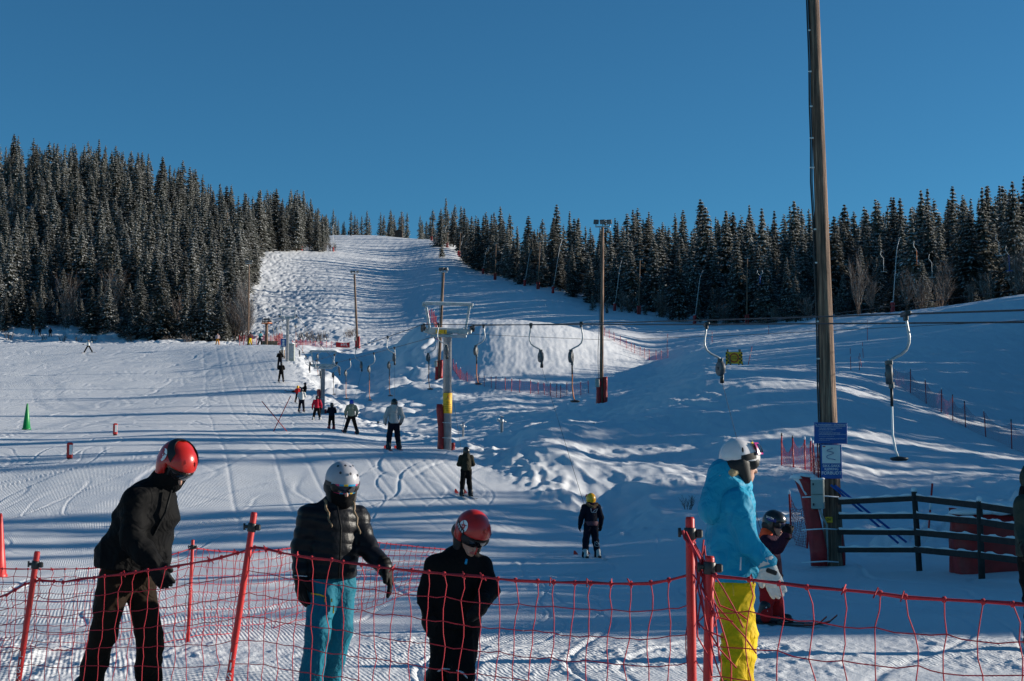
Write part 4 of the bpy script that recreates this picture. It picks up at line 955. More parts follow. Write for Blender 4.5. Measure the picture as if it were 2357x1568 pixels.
far_net([(672, 168), (682, 172), (693, 178), (704, 183), (714, 187), (726, 190), (738, 193), (751, 196), (763, 198), (777, 200)], 'red net line behind the farthest pylon', 1.0, .2, .006, .1, rp=.03)
far_net([(551, 192), (560, 191), (570, 190), (580, 189), (590, 188), (600, 187), (608, 186)], 'red net behind the people left of the return wheel', 1.5, .2, .006, .1, rp=.03, lean=.12)
far_net([(604, 205), (612, 203), (622, 200), (631, 196), (637, 190), (642, 183), (650, 176)], 'red net behind the return wheel at the crest', 1.7, .2, .006, .1, rp=.03, lean=.14)
far_net([(1799, 46.5), (1827, 45.5), (1853, 45), (1867, 44.5), (1874, 43.8), (1884, 43.0), (1896, 42.0)], 'sagging pink net left of the blue signs on the big pole', 1.02, .07, .004, .55, rp=.022, lean=.03)
far_net([(1822.5, 30.2), (1858, 29.2)], 'short red net by the child with the black helmet', 1.1, .07, .004, .3, rp=.022)

# ------------------------------------------------------------------ slalom markers, cones, cross, boards
def marker(u, Y, ut, vt, label, r=.018, m=None):
    g = G(u, Y); v = P(ut, vt, Y) - g; b = MB(); b.tube([v * -.15, v], r, 6); o = b.build('marker_pole', m or M_RED); o.location = g; tag(o, label, 'marker pole', 'thin red marker poles'); 
    b = MB(); b.tube([v * .62, v * .74], r * 1.12, 6); b.build('reflective_band', M_WHITE, o)
marker(2133, 28.2, 2146, 1113, 'orange marker pole standing right behind the rail fence', .02)
marker(1769.5, 165, 1769.5, 750, 'thin red pole on the snow left of the big pole, below the trees', .03)
marker(1639, 160, 1639, 764, 'thin red pole left of the yellow closed sign, farther up', .03)
marker(1535, 168, 1537, 768, 'thin red pole on the run right of the jump net', .03)
marker(1997, 128, 1996, 736, 'tall thin red pole on the hill right of the big pole', .022)
marker(1958.4, 92, 1957, 802, 'red pole by the mound, left of a cluster of three', .02)
marker(1987, 108, 1985, 788, 'upper tilted red pole of the cluster of three right of the big pole', .02)
marker(1983, 96, 1979, 813, 'middle red pole of the cluster of three right of the big pole', .02)
marker(1978.5, 92, 1977, 820, 'lowest red pole of the cluster of three right of the big pole', .02)
marker(1721, 92, 1731, 798, 'leaning red pole just right of the yellow closed sign', .022)
marker(1506.6, 266, 1507, 728, 'short red post at the edge of the right wood', .09)
X1 = G(661, 68.5); t = thing('crossed_poles', 'two red poles crossed as an X on the tow track edge', 'crossed poles', X1)
for (u, ut, vt, dy) in ((661, 602.6, 923.6, 0), (629, 669, 911.5, .12)):
    g = G(u, 68.5 + dy) - X1; v = P(ut, vt, 68.5 + dy) - X1; b = MB(); b.tube([g + (g - v) * .06, v], .021, 7); b.build('pole', M_RED, t)
def foam(u, Y, h, label):
    g = G(u, Y); t = thing('foam_marker', label, 'course marker', g, R(20), 'red and white course markers'); b = MB(); b.box((0, 0, h / 2), (.2, .1, h), bev=.04); b.build('foam_block', M_RED, t)
    b = MB(); b.box((.035, -.052, h * .55), (.11, .006, h * .6), bev=.002); b.build('white_panel', M_WHITE, t); b = MB(); b.lathe([(.1, -.05), (.1, 0), (.06, .02)], n=10); b.build('foot', M_BLACK, t)
foam(265, 63.5, .52, 'upper red and white foam marker, between the green cone and the cross')
foam(160, 47.5, .54, 'lower red and white foam marker behind the man in the red helmet')
def cone(u, Y, h, label, m, r):
    g = G(u, Y); t = thing('piste_cone', label, 'cone', g); b = MB(); b.lathe([(r * 1.15, -.05), (r * 1.15, .03), (r, .05), (r * .62, h * .5), (r * .25, h * .97), (r * .18, h)], n=20); b.build('body', m, t)
    b = MB(); b.lathe([(r * .18, h * .99), (r * .2, h), (r * .12, h * 1.03)], n=16); b.build('tip', m, t)
cone(61, 74, 1.28, 'green plastic cone on the left field', M_GREEN, .2)
cone(-3, 24.5, 1.04, 'red plastic cone cut by the left edge of the picture', M_RED, .125)
# closed sign on a timber trestle
g = G(1690, 93); t = thing('closed_sign', 'yellow chequered closed sign on a wooden trestle atop the mound', 'sign', g)
bz = P(1690, 824, 93).z - g.z; wd = 1.1; hd = .78
b = MB(); b.box((0, 0, bz), (wd, .03, hd), bev=.01); bd = b.build('board', M_YEL, t)
cs = .115
for sx in (-1, 1):
    b = MB()
    for i in range(6):
        for j in range(2):
            if (i + j) % 2 == 0: b.box((sx * (wd / 2 - cs * (j + .5)), -.018, bz + hd / 2 - .045 - cs * (i + .5)), (cs, .004, cs))
    b.build('checks', M_BLACK, bd)
b = MB(); n = 40
b.loft([[(rr * math.cos(k * 2 * math.pi / n), yy_, bz + rr * math.sin(k * 2 * math.pi / n)) for k in range(n)] for rr, yy_ in ((.235, -.016), (.235, -.021), (.31, -.021), (.31, -.016))], False, False); b.build('red_ring', M_RED, bd)
text_part('STENGT\nCLOSED', .12, (0, -.017, bz), (1, 0, 0), (0, 0, 1), M_BLACK, bd)
for (x0, x1, y1) in ((-.5, -.40, .25), (.62, .34, .05), (-.2, -.42, -.1), (.32, .42, .3)):
    b = MB(); p0, p1 = Vector((x0, y1, -.1)), Vector((x1, .04, bz + hd * .72)); d = p1 - p0; b.box((p0 + p1) / 2, (.1, .05, d.length), rot=Vector((0, 0, 1)).rotation_difference(d).to_matrix(), bev=.006); b.build('trestle_leg', M_PLY, t)
# blue sign and cabinet by the farthest pylon, red banner, hut, hydrants
g = G(652, 149); t = thing('lift_sign', 'small dark blue sign with a white figure above the topmost tow riders', 'sign', g); b = MB(); b.tube([(0, 0, -.2), (0, 0, 1.5)], .03, 6); b.build('post', M_STEEL, t)
b = MB(); b.box((0, -.05, 1.75), (.55, .03, .85), bev=.01); s_ = b.build('plate', M_BLUE, t); b = MB(); b.lathe([(.01, -.02), (.13, -.02), (.13, .0), (.01, 0)], (0, -.07, 1.95), 14, False, Matrix.Rotation(R(90), 3, 'X')); b.box((0, -.068, 1.65), (.22, .006, .28)); b.box((0, -.068, 1.45), (.36, .006, .06)); b.build('white_figure', M_WHITE, s_)
g = G(671, 148); t = thing('control_cabinet', 'grey green control cabinet right of the farthest pylon', 'cabinet', g); b = MB(); b.box((0, 0, .85), (.62, .45, 1.9), bev=.03); b.build('housing', M_GREYBOX, t); b = MB(); b.box((0, -.23, .95), (.5, .01, 1.4), bev=.003); dd = b.build('door', M_STEEL, t); b = MB(); b.box((.18, -.245, .95), (.03, .02, .12)); b.build('handle', M_BLACK, dd)
b = MB(); b.lathe([(.3, -.03), (.34, 0), (.2, .12), (.03, .16)], (0, 0, 1.8), 10); b.build('snow_cap', M_SNOWCAP, t)
g = G(789, 199); t = thing('banner', 'red banner with white letters lying below the mogul slope', 'banner', g, R(6)); b = MB()
ring = [[(x, .12 * math.sin(x * 3), z + (.12 * abs(x) - .06)) for x in [(-1 + i / 6) * .95 for i in range(13)]] for z in (.0, .35, .7)]
ring = [[(x, .08 * math.sin(x * 3) + y0, z + .1 * abs(x)) for x in [(-1 + i / 6) * .95 for i in range(13)]] for z, y0 in ((0, 0), (.38, .05), (.74, .1))]
b.loft(ring, False, False, True, closed=False); b.build('cloth', M_RED, t); text_part('HYL', .55, (.22, -.03, .42), (1, 0, 0), (0, .1, 1), M_WHITE, t, lift=.06)
for x in (-.95, .95): b = MB(); b.tube([(x, .1, -.2), (x, .1, .95)], .03, 6); b.build('post', M_PLY, t)
g = G(918, 572); t = thing('hut', 'small black timber hut at the top of the piste', 'hut', g); b = MB(); b.box((0, 0, .9), (3.1, 2.4, 2.4)); b.add([(-1.55, -1.2, 2.1), (1.55, -1.2, 2.1), (0, -1.2, 3.0), (-1.55, 1.2, 2.1), (1.55, 1.2, 2.1), (0, 1.2, 3.0)], [(0, 1, 2), (3, 5, 4), (0, 3, 4, 1)]); b.build('wall', M_FENCE, t)
b = MB(); b.add([(-1.95, -1.5, 1.95), (0, -1.5, 3.1), (0, 1.5, 3.1), (-1.95, 1.5, 1.95), (-1.95, -1.5, 2.05), (0, -1.5, 3.25), (0, 1.5, 3.25), (-1.95, 1.5, 2.05)], [(0, 1, 2, 3), (7, 6, 5, 4), (0, 4, 5, 1), (3, 2, 6, 7), (0, 3, 7, 4)]); b.add([(1.95, -1.5, 1.95), (0, -1.5, 3.1), (0, 1.5, 3.1), (1.95, 1.5, 1.95), (1.95, -1.5, 2.05), (0, -1.5, 3.25), (0, 1.5, 3.25), (1.95, 1.5, 2.05)], [(3, 2, 1, 0), (4, 5, 6, 7), (1, 5, 4, 0), (7, 6, 2, 3), (4, 7, 3, 0)]); b.build('roof', M_DARKST, t)
b = MB(); b.box((.3, -1.22, .7), (.9, .04, 1.9)); b.build('door', M_BLACK, t)
def hydrant(u, Y, label, s=1.0):
    g = G(u, Y); t = thing('snowmaking_hydrant', label, 'hydrant', g, 0, 'snowmaking hydrants in the hollow'); b = MB(); b.lathe([(.09, -.2), (.09, .55), (.14, .58), (.14, .75), (.1, .8)], n=10); b.tube([(0, 0, .6), (-.3, -.05, .75)], .05, 7); b.tube([(0, 0, .7), (.28, 0, .62)], .045, 7); b.build('valve_body', M_STEEL, t)
    b = MB(); b.lathe([(.02, -.02), (.12, -.02), (.12, .02), (.02, .02)], (0, 0, .95), 12); b.tube([(0, 0, .8), (0, 0, .95)], .02, 6); b.build('hand_wheel', M_DARKST, t); b = MB(); b.lathe([(.1, 0), (.13, .03), (.05, .1)], (-.25, -.05, .78), 8); b.build('snow_cap', M_SNOWCAP, t); t.scale = (s, s, s)
hydrant(1155, 69, 'steel hydrant with side arms in the hollow right of the near pylon', .75); hydrant(1066, 70, 'slim hydrant close to the near pylon in the hollow', .6)
# second lift inside the right wood
M_THIN = mat('pale_bar', (.5, .52, .52), .5)
for k, (u, v, h, lab) in enumerate(((1659 + 90, 622, 25, 'pair of pale tow bars hanging before the dark trees left of the big pole'), (2028, 577, 38, 'pale tow bar before the trees between the big pole and the bright lance'), (2104, 555, 44, 'red stemmed tow bar hanging before trees right of the bright lance'), (2139, 585, 42, 'tow bar hanging before the trees behind the right hand light pole'), (2293, 540, 38, 'white stemmed tow bar high in the trees near the right edge'), (2316, 565, 46, 'blue stemmed tow bar above the bare bushes near the right edge'))):
    Yb = [228, 205, 196, 196, 184, 182][k]; p = P(u, v, Yb); t = thing('tow_bar', lab, 'tow bar', p, 0, 'tow bars of the second lift'); hh = h * px(Yb)
    for dx, sg in (((-.35, 1), (.35, -1)) if k == 0 else ((0, 1),)):
        b = MB(); b.tube([(dx, 0, 0), (dx - .12 * sg, 0, -hh * .25), (dx + .3 * sg, 0, -hh * .5)], .035, 5); b.build('gooseneck', M_THIN, t)
        b = MB(); b.tube([(dx + .3 * sg, 0, -hh * .5), (dx + .3 * sg, 0, -hh * 1.3)], .035, 5); b.box((dx + .3 * sg, 0, -hh * 1.3), (.9, .06, .06)); b.build('stem', (M_ORANGE if k == 2 else M_BLUEROD if k in (0, 5) else M_THIN), t)
b = MB(); b.tube([P(1500, 660, 252), P(1749, 622, 228), P(2028, 577, 205), P(2104, 555, 196), P(2293, 540, 184), P(2500, 510, 172)], .02, 4); tag(b.build('haul_cable', M_CABLE), 'thin cable of the second lift running through the right wood', 'cable')

# ------------------------------------------------------------------ bare birches and bushes
def bush_mesh(seed, h, spread, stems, frost=.35, dens=1.0):
    rs = random.Random(seed); b = MB(); b2 = MB()
    def grow(p, d, L, r, lev):
        q = [p]; n = 3
        for i in range(n):
            d = (d + Vector((rs.uniform(-1, 1), rs.uniform(-1, 1), rs.uniform(-.2, .6))) * .16).normalized(); q.append(q[-1] + d * L / n)
        (b2 if rs.random() < frost and lev > 0 else b).tube(q, [r, r * .8, r * .6, r * .35], 3, False, False)
        if lev < 2:
            for i in range(int((5 if lev == 0 else 4) * dens)):
                k = rs.uniform(.25, 1); pos = q[0].lerp(q[-1], k); dd = (d + Vector((rs.uniform(-1, 1), rs.uniform(-1, 1), rs.uniform(-.1, .7))) * .7).normalized(); grow(pos, dd, L * rs.uniform(.35, .55), r * .55, lev + 1)
    for i in range(stems):
        a = rs.uniform(0, 6.28); grow(Vector((rs.uniform(-1, 1) * spread * .3, rs.uniform(-1, 1) * spread * .3, -.1)), Vector((math.cos(a) * spread * .35, math.sin(a) * spread * .35, h * .8)).normalized(), h * rs.uniform(.6, 1), .022 * (h / 3) ** .5 + .008, 0)
    o = len(b.v); nb = len(b.f); b.v += b2.v; b.f += [[i + o for i in f] for f in b2.f]
    me = bpy.data.meshes.new('twigs'); me.from_pydata(b.v, [], b.f); me.materials.append(M_TWIG); me.materials.append(M_FROST)
    me.polygons.foreach_set('material_index', [0] * nb + [1] * (len(b.f) - nb)); me.update(); return me
BUSH = [bush_mesh(i, 3.0, 1.6, 16, .35 + .1 * (i % 2)) for i in range(4)]
BIRCH = [bush_mesh(20 + i, 6.0, 1.3, 6, .35, 2.2) for i in range(3)]
LOWB = [bush_mesh(40 + i, .9, 1.0, 12, .3) for i in range(3)]
rb = random.Random(4)
def put(meshes, u, Y, s, name, lab, cat, grp, dz=0):
    o = link_mesh(name, rb.choice(meshes)); o.location = G(u, Y, dz); o.rotation_euler = (0, 0, rb.uniform(0, 6.28)); o.scale = (s, s, s); tag(o, lab, cat, grp)
for (u, Y) in [(565, 262), (556, 250), (549, 243), (562, 300), (572, 330), (580, 360), (590, 392), (578, 380), (540, 262), (532, 250), (548, 285), (556, 320), (566, 350), (600, 415), (612, 420), (640, 432), (560, 228), (553, 224), (569, 245), (543, 232), (527, 244)]:
    put(BUSH, u, Y, rb.uniform(1.0, 1.9), 'bare_bush', 'leafless brown bush between the left wood and the mogul slope', 'bush', 'bare bushes at the end of the left wood')
for (u, Y) in [(655, 425), (672, 428), (690, 432), (712, 436), (728, 438), (748, 440), (758, 441), (770, 446), (1000, 508), (1006, 512)]:
    put(BUSH, u, Y, rb.uniform(.7, 1.2), 'bare_bush', 'low frosted bush on the bank at the head of the mogul slope', 'bush', 'bushes heading the mogul slope')
for (u, Y) in [(560, 218), (554, 221), (150, 238), (415, 231), (260, 240), (545, 224)]:
    put(BIRCH, u, Y, rb.uniform(.9, 1.5), 'birch', 'bare birch standing at the front of the left wood', 'birch', 'birches at the left wood')
for (u, Y) in [(1975, 208), (2005, 207), (2090, 203), (2180, 198), (2335, 190), (2350, 189)]:
    put(BIRCH, u, Y, rb.uniform(.7, 1.1), 'birch', 'bare frosted birch behind the right hand hill', 'birch', 'birches behind the right hill')
for (u, Y) in [(1540, 253), (1555, 252), (1575, 250), (1520, 258), (1668, 240), (1780, 228), (1865, 216), (1905, 213), (1430, 268), (1450, 266), (2120, 200), (2160, 199), (2235, 194), (2270, 191)]:
    put(BUSH, u, Y, rb.uniform(.8, 1.5), 'bare_bush', 'frosted leafless bush at the edge of the right wood', 'bush', 'bushes at the right wood')
for (u, Y) in [(722, 216), (733, 218), (745, 221), (710, 222), (800, 228), (812, 230), (690, 224)]:
    put(LOWB, u, Y, rb.uniform(1.0, 1.8), 'low_shrub', 'small dry shrub poking out at the foot of the mogul slope', 'shrub', 'dry shrubs below the moguls')
for (u, Y) in [(100, 226), (145, 224), (215, 224), (300, 218), (380, 214), (430, 212), (20, 226), (180, 222)]:
    put(LOWB, u, Y, rb.uniform(.9, 1.5), 'low_shrub', 'small dry shrub on the snowbank below the left wood', 'shrub', 'dry shrubs on the left bank')
for (u, Y) in [(1658, 40), (1585, 38), (1370, 64), (1250, 62)]:
    put(LOWB, u, Y, .35, 'dry_stalks', 'thin dry stalks poking through the untouched snow right of the lift', 'stalks', 'dry stalks in the hollow')
# ------------------------------------------------------------------ smooth bodies: distance fields turned into one skin
def surface_nets(f, org, h):
    s = f < 0
    nx, ny, nz = f.shape
    acc = np.zeros((nx - 1, ny - 1, nz - 1, 3), np.float32); cnt = np.zeros((nx - 1, ny - 1, nz - 1), np.float32)
    cor = [(i, j, k) for i in (0, 1) for j in (0, 1) for k in (0, 1)]
    for a in cor:
        for ax in range(3):
            if a[ax]: continue
            b = list(a); b[ax] = 1
            A = f[a[0]:nx - 1 + a[0], a[1]:ny - 1 + a[1], a[2]:nz - 1 + a[2]]; B = f[b[0]:nx - 1 + b[0], b[1]:ny - 1 + b[1], b[2]:nz - 1 + b[2]]
            m = (A < 0) != (B < 0); t = np.where(m, A / np.where(m, A - B, 1), 0)
            for c in range(3): acc[..., c] += np.where(m, a[c] + (t if c == ax else 0), 0)
            cnt += m
    act = cnt > 0; ids = -np.ones(cnt.shape, np.int64); n = int(act.sum()); ids[act] = np.arange(n)
    base = np.stack(np.nonzero(act), -1).astype(np.float32)
    V = (base + acc[act] / cnt[act][:, None]) * h + np.asarray(org, np.float32)
    F_ = []
    for ax in range(3):
        o1, o2 = [q for q in range(3) if q != ax]
        sl0 = [slice(1, -1)] * 3; sl0[ax] = slice(0, f.shape[ax] - 1); sl1 = list(sl0); sl1[ax] = slice(1, f.shape[ax])
        a, b = s[tuple(sl0)], s[tuple(sl1)]; I = np.stack(np.nonzero(a != b), -1)
        if not len(I): continue
        fl = a[tuple(I.T)]
        for q in (o1, o2): I[:, q] += 1
        def cell(d1, d2):
            J = I.copy(); J[:, o1] += d1; J[:, o2] += d2; return ids[tuple(J.T)]
        Q = np.stack([cell(-1, -1), cell(0, -1), cell(0, 0), cell(-1, 0)], -1)
        fl2 = fl if ax != 1 else ~fl
        Q[~fl2] = Q[~fl2][:, ::-1]; F_.append(Q)
    return V, np.concatenate(F_)
def smin(a, b, k):
    if k <= 0: return np.minimum(a, b)
    h = np.clip(.5 + .5 * (b - a) / k, 0, 1); return b + (a - b) * h - k * h * (1 - h)
class Blob:
    def __init__(s, k=.03): s.p = []; s.cuts = []; s.k = k; s.noise = 0; s.nf = 14.0; s.quilt = None
    def cone(s, a, b, ra, rb, flat=None, kf=1.0, k=None): s.p.append((Vector(a), Vector(b), ra, rb, flat, kf, s.k if k is None else k)); return s
    def ball(s, c, r, flat=None, kf=1.0, k=None): return s.cone(c, c, r, r, flat, kf, k)
    def cut(s, p, n): s.cuts.append((Vector(p), Vector(n).normalized())); return s
    def mesh(s, name, mats, h, seed=0):
        lo = np.min([[min(p[0][i] - p[2], p[1][i] - p[3]) for i in range(3)] for p in s.p], 0) - 3 * h - s.noise; hi = np.max([[max(p[0][i] + p[2], p[1][i] + p[3]) for i in range(3)] for p in s.p], 0) + 3 * h + s.noise
        n = np.maximum(((hi - lo) / h).astype(int) + 2, 4); ax = [lo[i] + h * np.arange(n[i]) for i in range(3)]
        Pt = np.stack(np.meshgrid(*ax, indexing='ij'), -1).astype(np.float32); d = None
        for (a, b, ra, rb, flat, kf, kk) in s.p:
            A = np.array(a, np.float32); Bv = np.array(b, np.float32); q = Pt - A; e = Bv - A
            if flat is not None:
                f = np.array(flat, np.float32); f /= np.linalg.norm(f); q = q + (q @ f)[..., None] * f * (kf - 1); e = e + (e @ f) * f * (kf - 1)
            L2 = float(e @ e); t = np.clip((q @ e) / L2, 0, 1) if L2 > 1e-9 else np.zeros(q.shape[:-1], np.float32)
            dd = np.linalg.norm(q - t[..., None] * e, axis=-1) - (ra + (rb - ra) * t)
            d = dd if d is None else smin(d, dd, kk)
        if s.noise > 0:
            rs = np.random.RandomState(seed); w = 0
            for i in range(4):                         # creases: thin ridges running mostly across, wandering
                v = rs.randn(3) * np.array([.55, .55, 1.0]); v /= np.linalg.norm(v); q1 = rs.randn(3).astype(np.float32); q2 = rs.randn(3).astype(np.float32)
                ph = (Pt @ v.astype(np.float32)) * s.nf * (0.8 + 1.1 * rs.rand()) + rs.rand() * 6 + 1.5 * np.sin((Pt @ q1) * s.nf * .38 + 1) + .6 * np.sin((Pt @ q2) * s.nf * .9)
                amp = .5 + .5 * np.sin((Pt @ q2) * s.nf * .3 + rs.rand() * 6)
                w = w + amp * (1 - np.abs(np.sin(ph))) ** 1.6
            d = d + s.noise * (.45 - .62 * w)
        if s.quilt: d = d + s.quilt[1] * (1 - np.abs(np.sin(np.pi * (Pt[..., 2] + s.quilt[2] * Pt[..., 0]) / s.quilt[0])) ** .5)
        for (p, nn) in s.cuts: d = np.maximum(d, (Pt - np.array(p, np.float32)) @ np.array(nn, np.float32))
        V, Fq = surface_nets(d.astype(np.float32), lo, h)
        return np_mesh(name, V, Fq, mats if isinstance(mats, (list, tuple)) else [mats], None, True)

def cloth(name, c, rough=.75, sheen=.3, bump=.25):
    m = mat(name, c, rough, var=.12, scale=6, bump=.55, bscale=7, spec=.2 if max(c[:3]) > .03 else .07, sheen=0.0)
    for nd in m.node_tree.nodes:
        if nd.type == 'BUMP': nd.inputs['Distance'].default_value = .055
        if nd.type == 'TEX_NOISE' and abs(nd.inputs['Scale'].default_value - 7) < .1: nd.inputs['Distortion'].default_value = 1.6; nd.inputs['Detail'].default_value = 2.5
    return m
CB = cloth('black_shell', (.0065, .0065, .007)); CBR = cloth('dark_brown_twill', (.020, .0125, .008)); CPUFF = mat('black_down_nylon', (.008, .0085, .011), .42, var=.15, bump=.3, bscale=24, spec=.18)
CTEAL = cloth('teal_shell', (.006, .135, .20)); CSKY = cloth('sky_blue_shell', (.008, .28, .45), .6); CYEL = cloth('yellow_shell', (.66, .44, .003), .75)
CWHITE = cloth('off_white_shell', (.62, .62, .60)); CGREY = cloth('pale_grey_shell', (.40, .40, .40)); CSAGE = cloth('sage_green_shell', (.17, .20, .16)); CRED = cloth('crimson_shell', (.42, .008, .03)); CSCAR = cloth('scarlet_shell', (.45, .012, .012))
CPLUM = cloth('plum_shell', (.030, .012, .026)); CNAVY = cloth('navy_shell', (.009, .011, .02)); COLIVE = cloth('olive_shell', (.03, .028, .02)); CGRN = cloth('dull_green_shell', (.02, .035, .03)); CTURQ = cloth('turquoise_check', (.02, .16, .20)); CORNG = cloth('orange_shell', (.70, .25, .02)); CBEIGE = cloth('beige_shell', (.38, .27, .19)); CBURG = cloth('burgundy_shell', (.05, .012, .016)); CPINK = cloth('pale_pink_shell', (.45, .33, .33)); CFUR = mat('brown_fur', (.16, .10, .055), 1, var=.5, scale=60, bump=1, bscale=120)
SKIN = mat('skin', (.46, .26, .19), .55, var=.06, scale=10); LIP = mat('lip', (.40, .11, .10), .5, var=.05); HAIRB = mat('blond_hair', (.42, .29, .15), .5, var=.45, scale=45)
HRED = mat('red_helmet_shell', (.46, .018, .012), .30, var=.03, coat=.35); HGREY = mat('grey_helmet_shell', (.36, .36, .39), .42, var=.03, coat=.15); HWHT = mat('white_helmet_shell', (.66, .63, .63), .22, var=.08, scale=14, coat=.5); HBLK = mat('black_helmet_shell', (.012, .013, .013), .3, coat=.4); HBLUE = mat('blue_helmet_shell', (.01, .05, .40), .3, coat=.3); HYEL = mat('yellow_helmet_shell', (.85, .42, .01), .3, coat=.3)
HAIRD = mat('dark_blond_hair', (.20, .13, .07), .6, var=.4, scale=60)
GWHITE = cloth('white_leather', (.66, .63, .58), .6, .1); GBLK = mat('black_glove_leather', (.006, .006, .0065), .6, bump=.3, bscale=30, spec=.12)
LENS = mat('goggle_lens', (.010, .009, .012), .06, spec=.8, coat=.6, var=.02); FRM = mat('black_rubber', (.01, .01, .011), .6); MAGENTA = mat('magenta_plastic', (.38, .006, .16), .3, coat=.3); CYANP = mat('cyan_print', (.01, .25, .45), .4); PINKP = mat('pink_print', (.50, .03, .12), .4); YELP = mat('yellow_print', (.7, .45, .02), .4); GREENP = mat('green_print', (.12, .45, .05), .4); PURP = mat('purple_print', (.12, .01, .12), .4); ORGP = mat('orange_print', (.7, .2, .02), .4)
SILV = mat('reflective_tape', (.55, .56, .58), .4); BOOTW = mat('white_ski_boot', (.5, .5, .48), .35); BOOTB = mat('black_ski_boot', (.015, .015, .017), .35); SKIM = mat('ski_topsheet_white', (.5, .48, .47), .3); SKIR = mat('ski_topsheet_red', (.55, .04, .02), .3); SKIK = mat('ski_topsheet_black', (.02, .02, .022), .3); BOOTR = mat('red_ski_boot', (.4, .02, .03), .35)

class Fr:                                   # a local frame: forward, right, up
    def __init__(s, o, f, up=(0, 0, 1)):
        s.o = Vector(o); s.f = Vector(f).normalized(); s.r = s.f.cross(Vector(up)).normalized(); s.u = s.r.cross(s.f).normalized()
    def __call__(s, f, r, u): return s.o + s.f * f + s.r * r + s.u * u
    def d(s, f, r, u): return s.f * f + s.r * r + s.u * u

HR = (.137, .112, .132)                      # helmet half axes: forward, right, up
def ell(fr, k, az, el, off=1.0):
    ca, sa, ce, se = math.cos(az), math.sin(az), math.cos(el), math.sin(el)
    return fr(HR[0] * k * off * ca * ce, HR[1] * k * off * sa * ce, HR[2] * k * off * se)
def shell_patch(fr, k, azr, elr, off, nb=(16, 6), shape=None, tilt=0.0):
    """piece of a curved sheet following the helmet's form (az, el ranges in degrees)"""
    b = MB(); rings = []
    for o_ in (off, off + .02):
        for j in range(nb[1] + 1): pass
    def pt(i, j, o_):
        az = R(azr[0] + (azr[1] - azr[0]) * i / nb[0]); e0, e1 = elr
        el = R(e0 + (e1 - e0) * j / nb[1] + tilt * math.cos(az))
        return ell(fr, k, az, el, o_)
    top = [[pt(i, j, off) for i in range(nb[0] + 1)] for j in range(nb[1] + 1)]; bot = [[pt(i, j, off - .03) for i in range(nb[0] + 1)] for j in range(nb[1] + 1)]
    b.loft(top, False, False, True, closed=False); 
    edge = lambda g: g[0] + [r[-1] for r in g[1:]] + g[-1][::-1][1:] + [r[0] for r in g[::-1]][1:-1]
    b.loft([edge(top), edge(bot)], False, False, False)
    return b
def disc_patch(fr, k, az, el, r, off, n=20, sx=1.0, rot=0.0, poly=None, orient=1):
    """flat design laid on the curved shell: a disc or polygon in degrees around (az, el)"""
    b = MB(); pts = poly or [(r * sx * math.cos(t * 2 * math.pi / n), r * math.sin(t * 2 * math.pi / n)) for t in range(n)]
    c, s_ = math.cos(R(rot)), math.sin(R(rot)); ce = max(math.cos(R(el)), .2)
    P_ = [ell(fr, k, R(az + orient * (x * c - y * s_) / ce), R(el + (x * s_ + y * c)), off) for x, y in pts]; m_ = len(P_)
    C_ = sum(P_, Vector()) / m_; C0 = ell(fr, k, R(az + 0), R(el), off) if poly is None else C_
    b.add([C0] + P_, [(0, 1 + i, 1 + (i + 1) % m_) for i in range(m_)], True); return b
def helmet(fr, k, m, parent, vox, style='ear'):
    b = Blob(.01); c = fr.o
    # ellipsoid through two flattenings is approximated by a fat capsule along forward, flattened sideways
    b.cone(fr(-.018 * k, 0, 0), fr(.016 * k, 0, -.004 * k), .125 * k, .120 * k, fr.r, 1.10, .02)
    if style == 'ear':
        for s in (-1, 1): b.cone(fr(-.02 * k, s * .085 * k, -.05 * k), fr(-.022 * k, s * .08 * k, -.13 * k), .05 * k, .032 * k, fr.r, 1.6, .03)
        b.cone(fr(-.06 * k, 0, -.05 * k), fr(-.07 * k, 0, -.105 * k), .08 * k, .06 * k, None, 1, .04)
    me = None
    if style == 'skate': b.cut(fr(0, 0, -.030 * k), fr.d(.08, 0, -1))
    V = b
    # face opening
    class B2(Blob): pass
    h = vox
    lo = None
    orig = V.mesh
    V.face = (fr, k)
    o = link_mesh('helmet', carve(V, fr, k, m, h, style), parent); return o
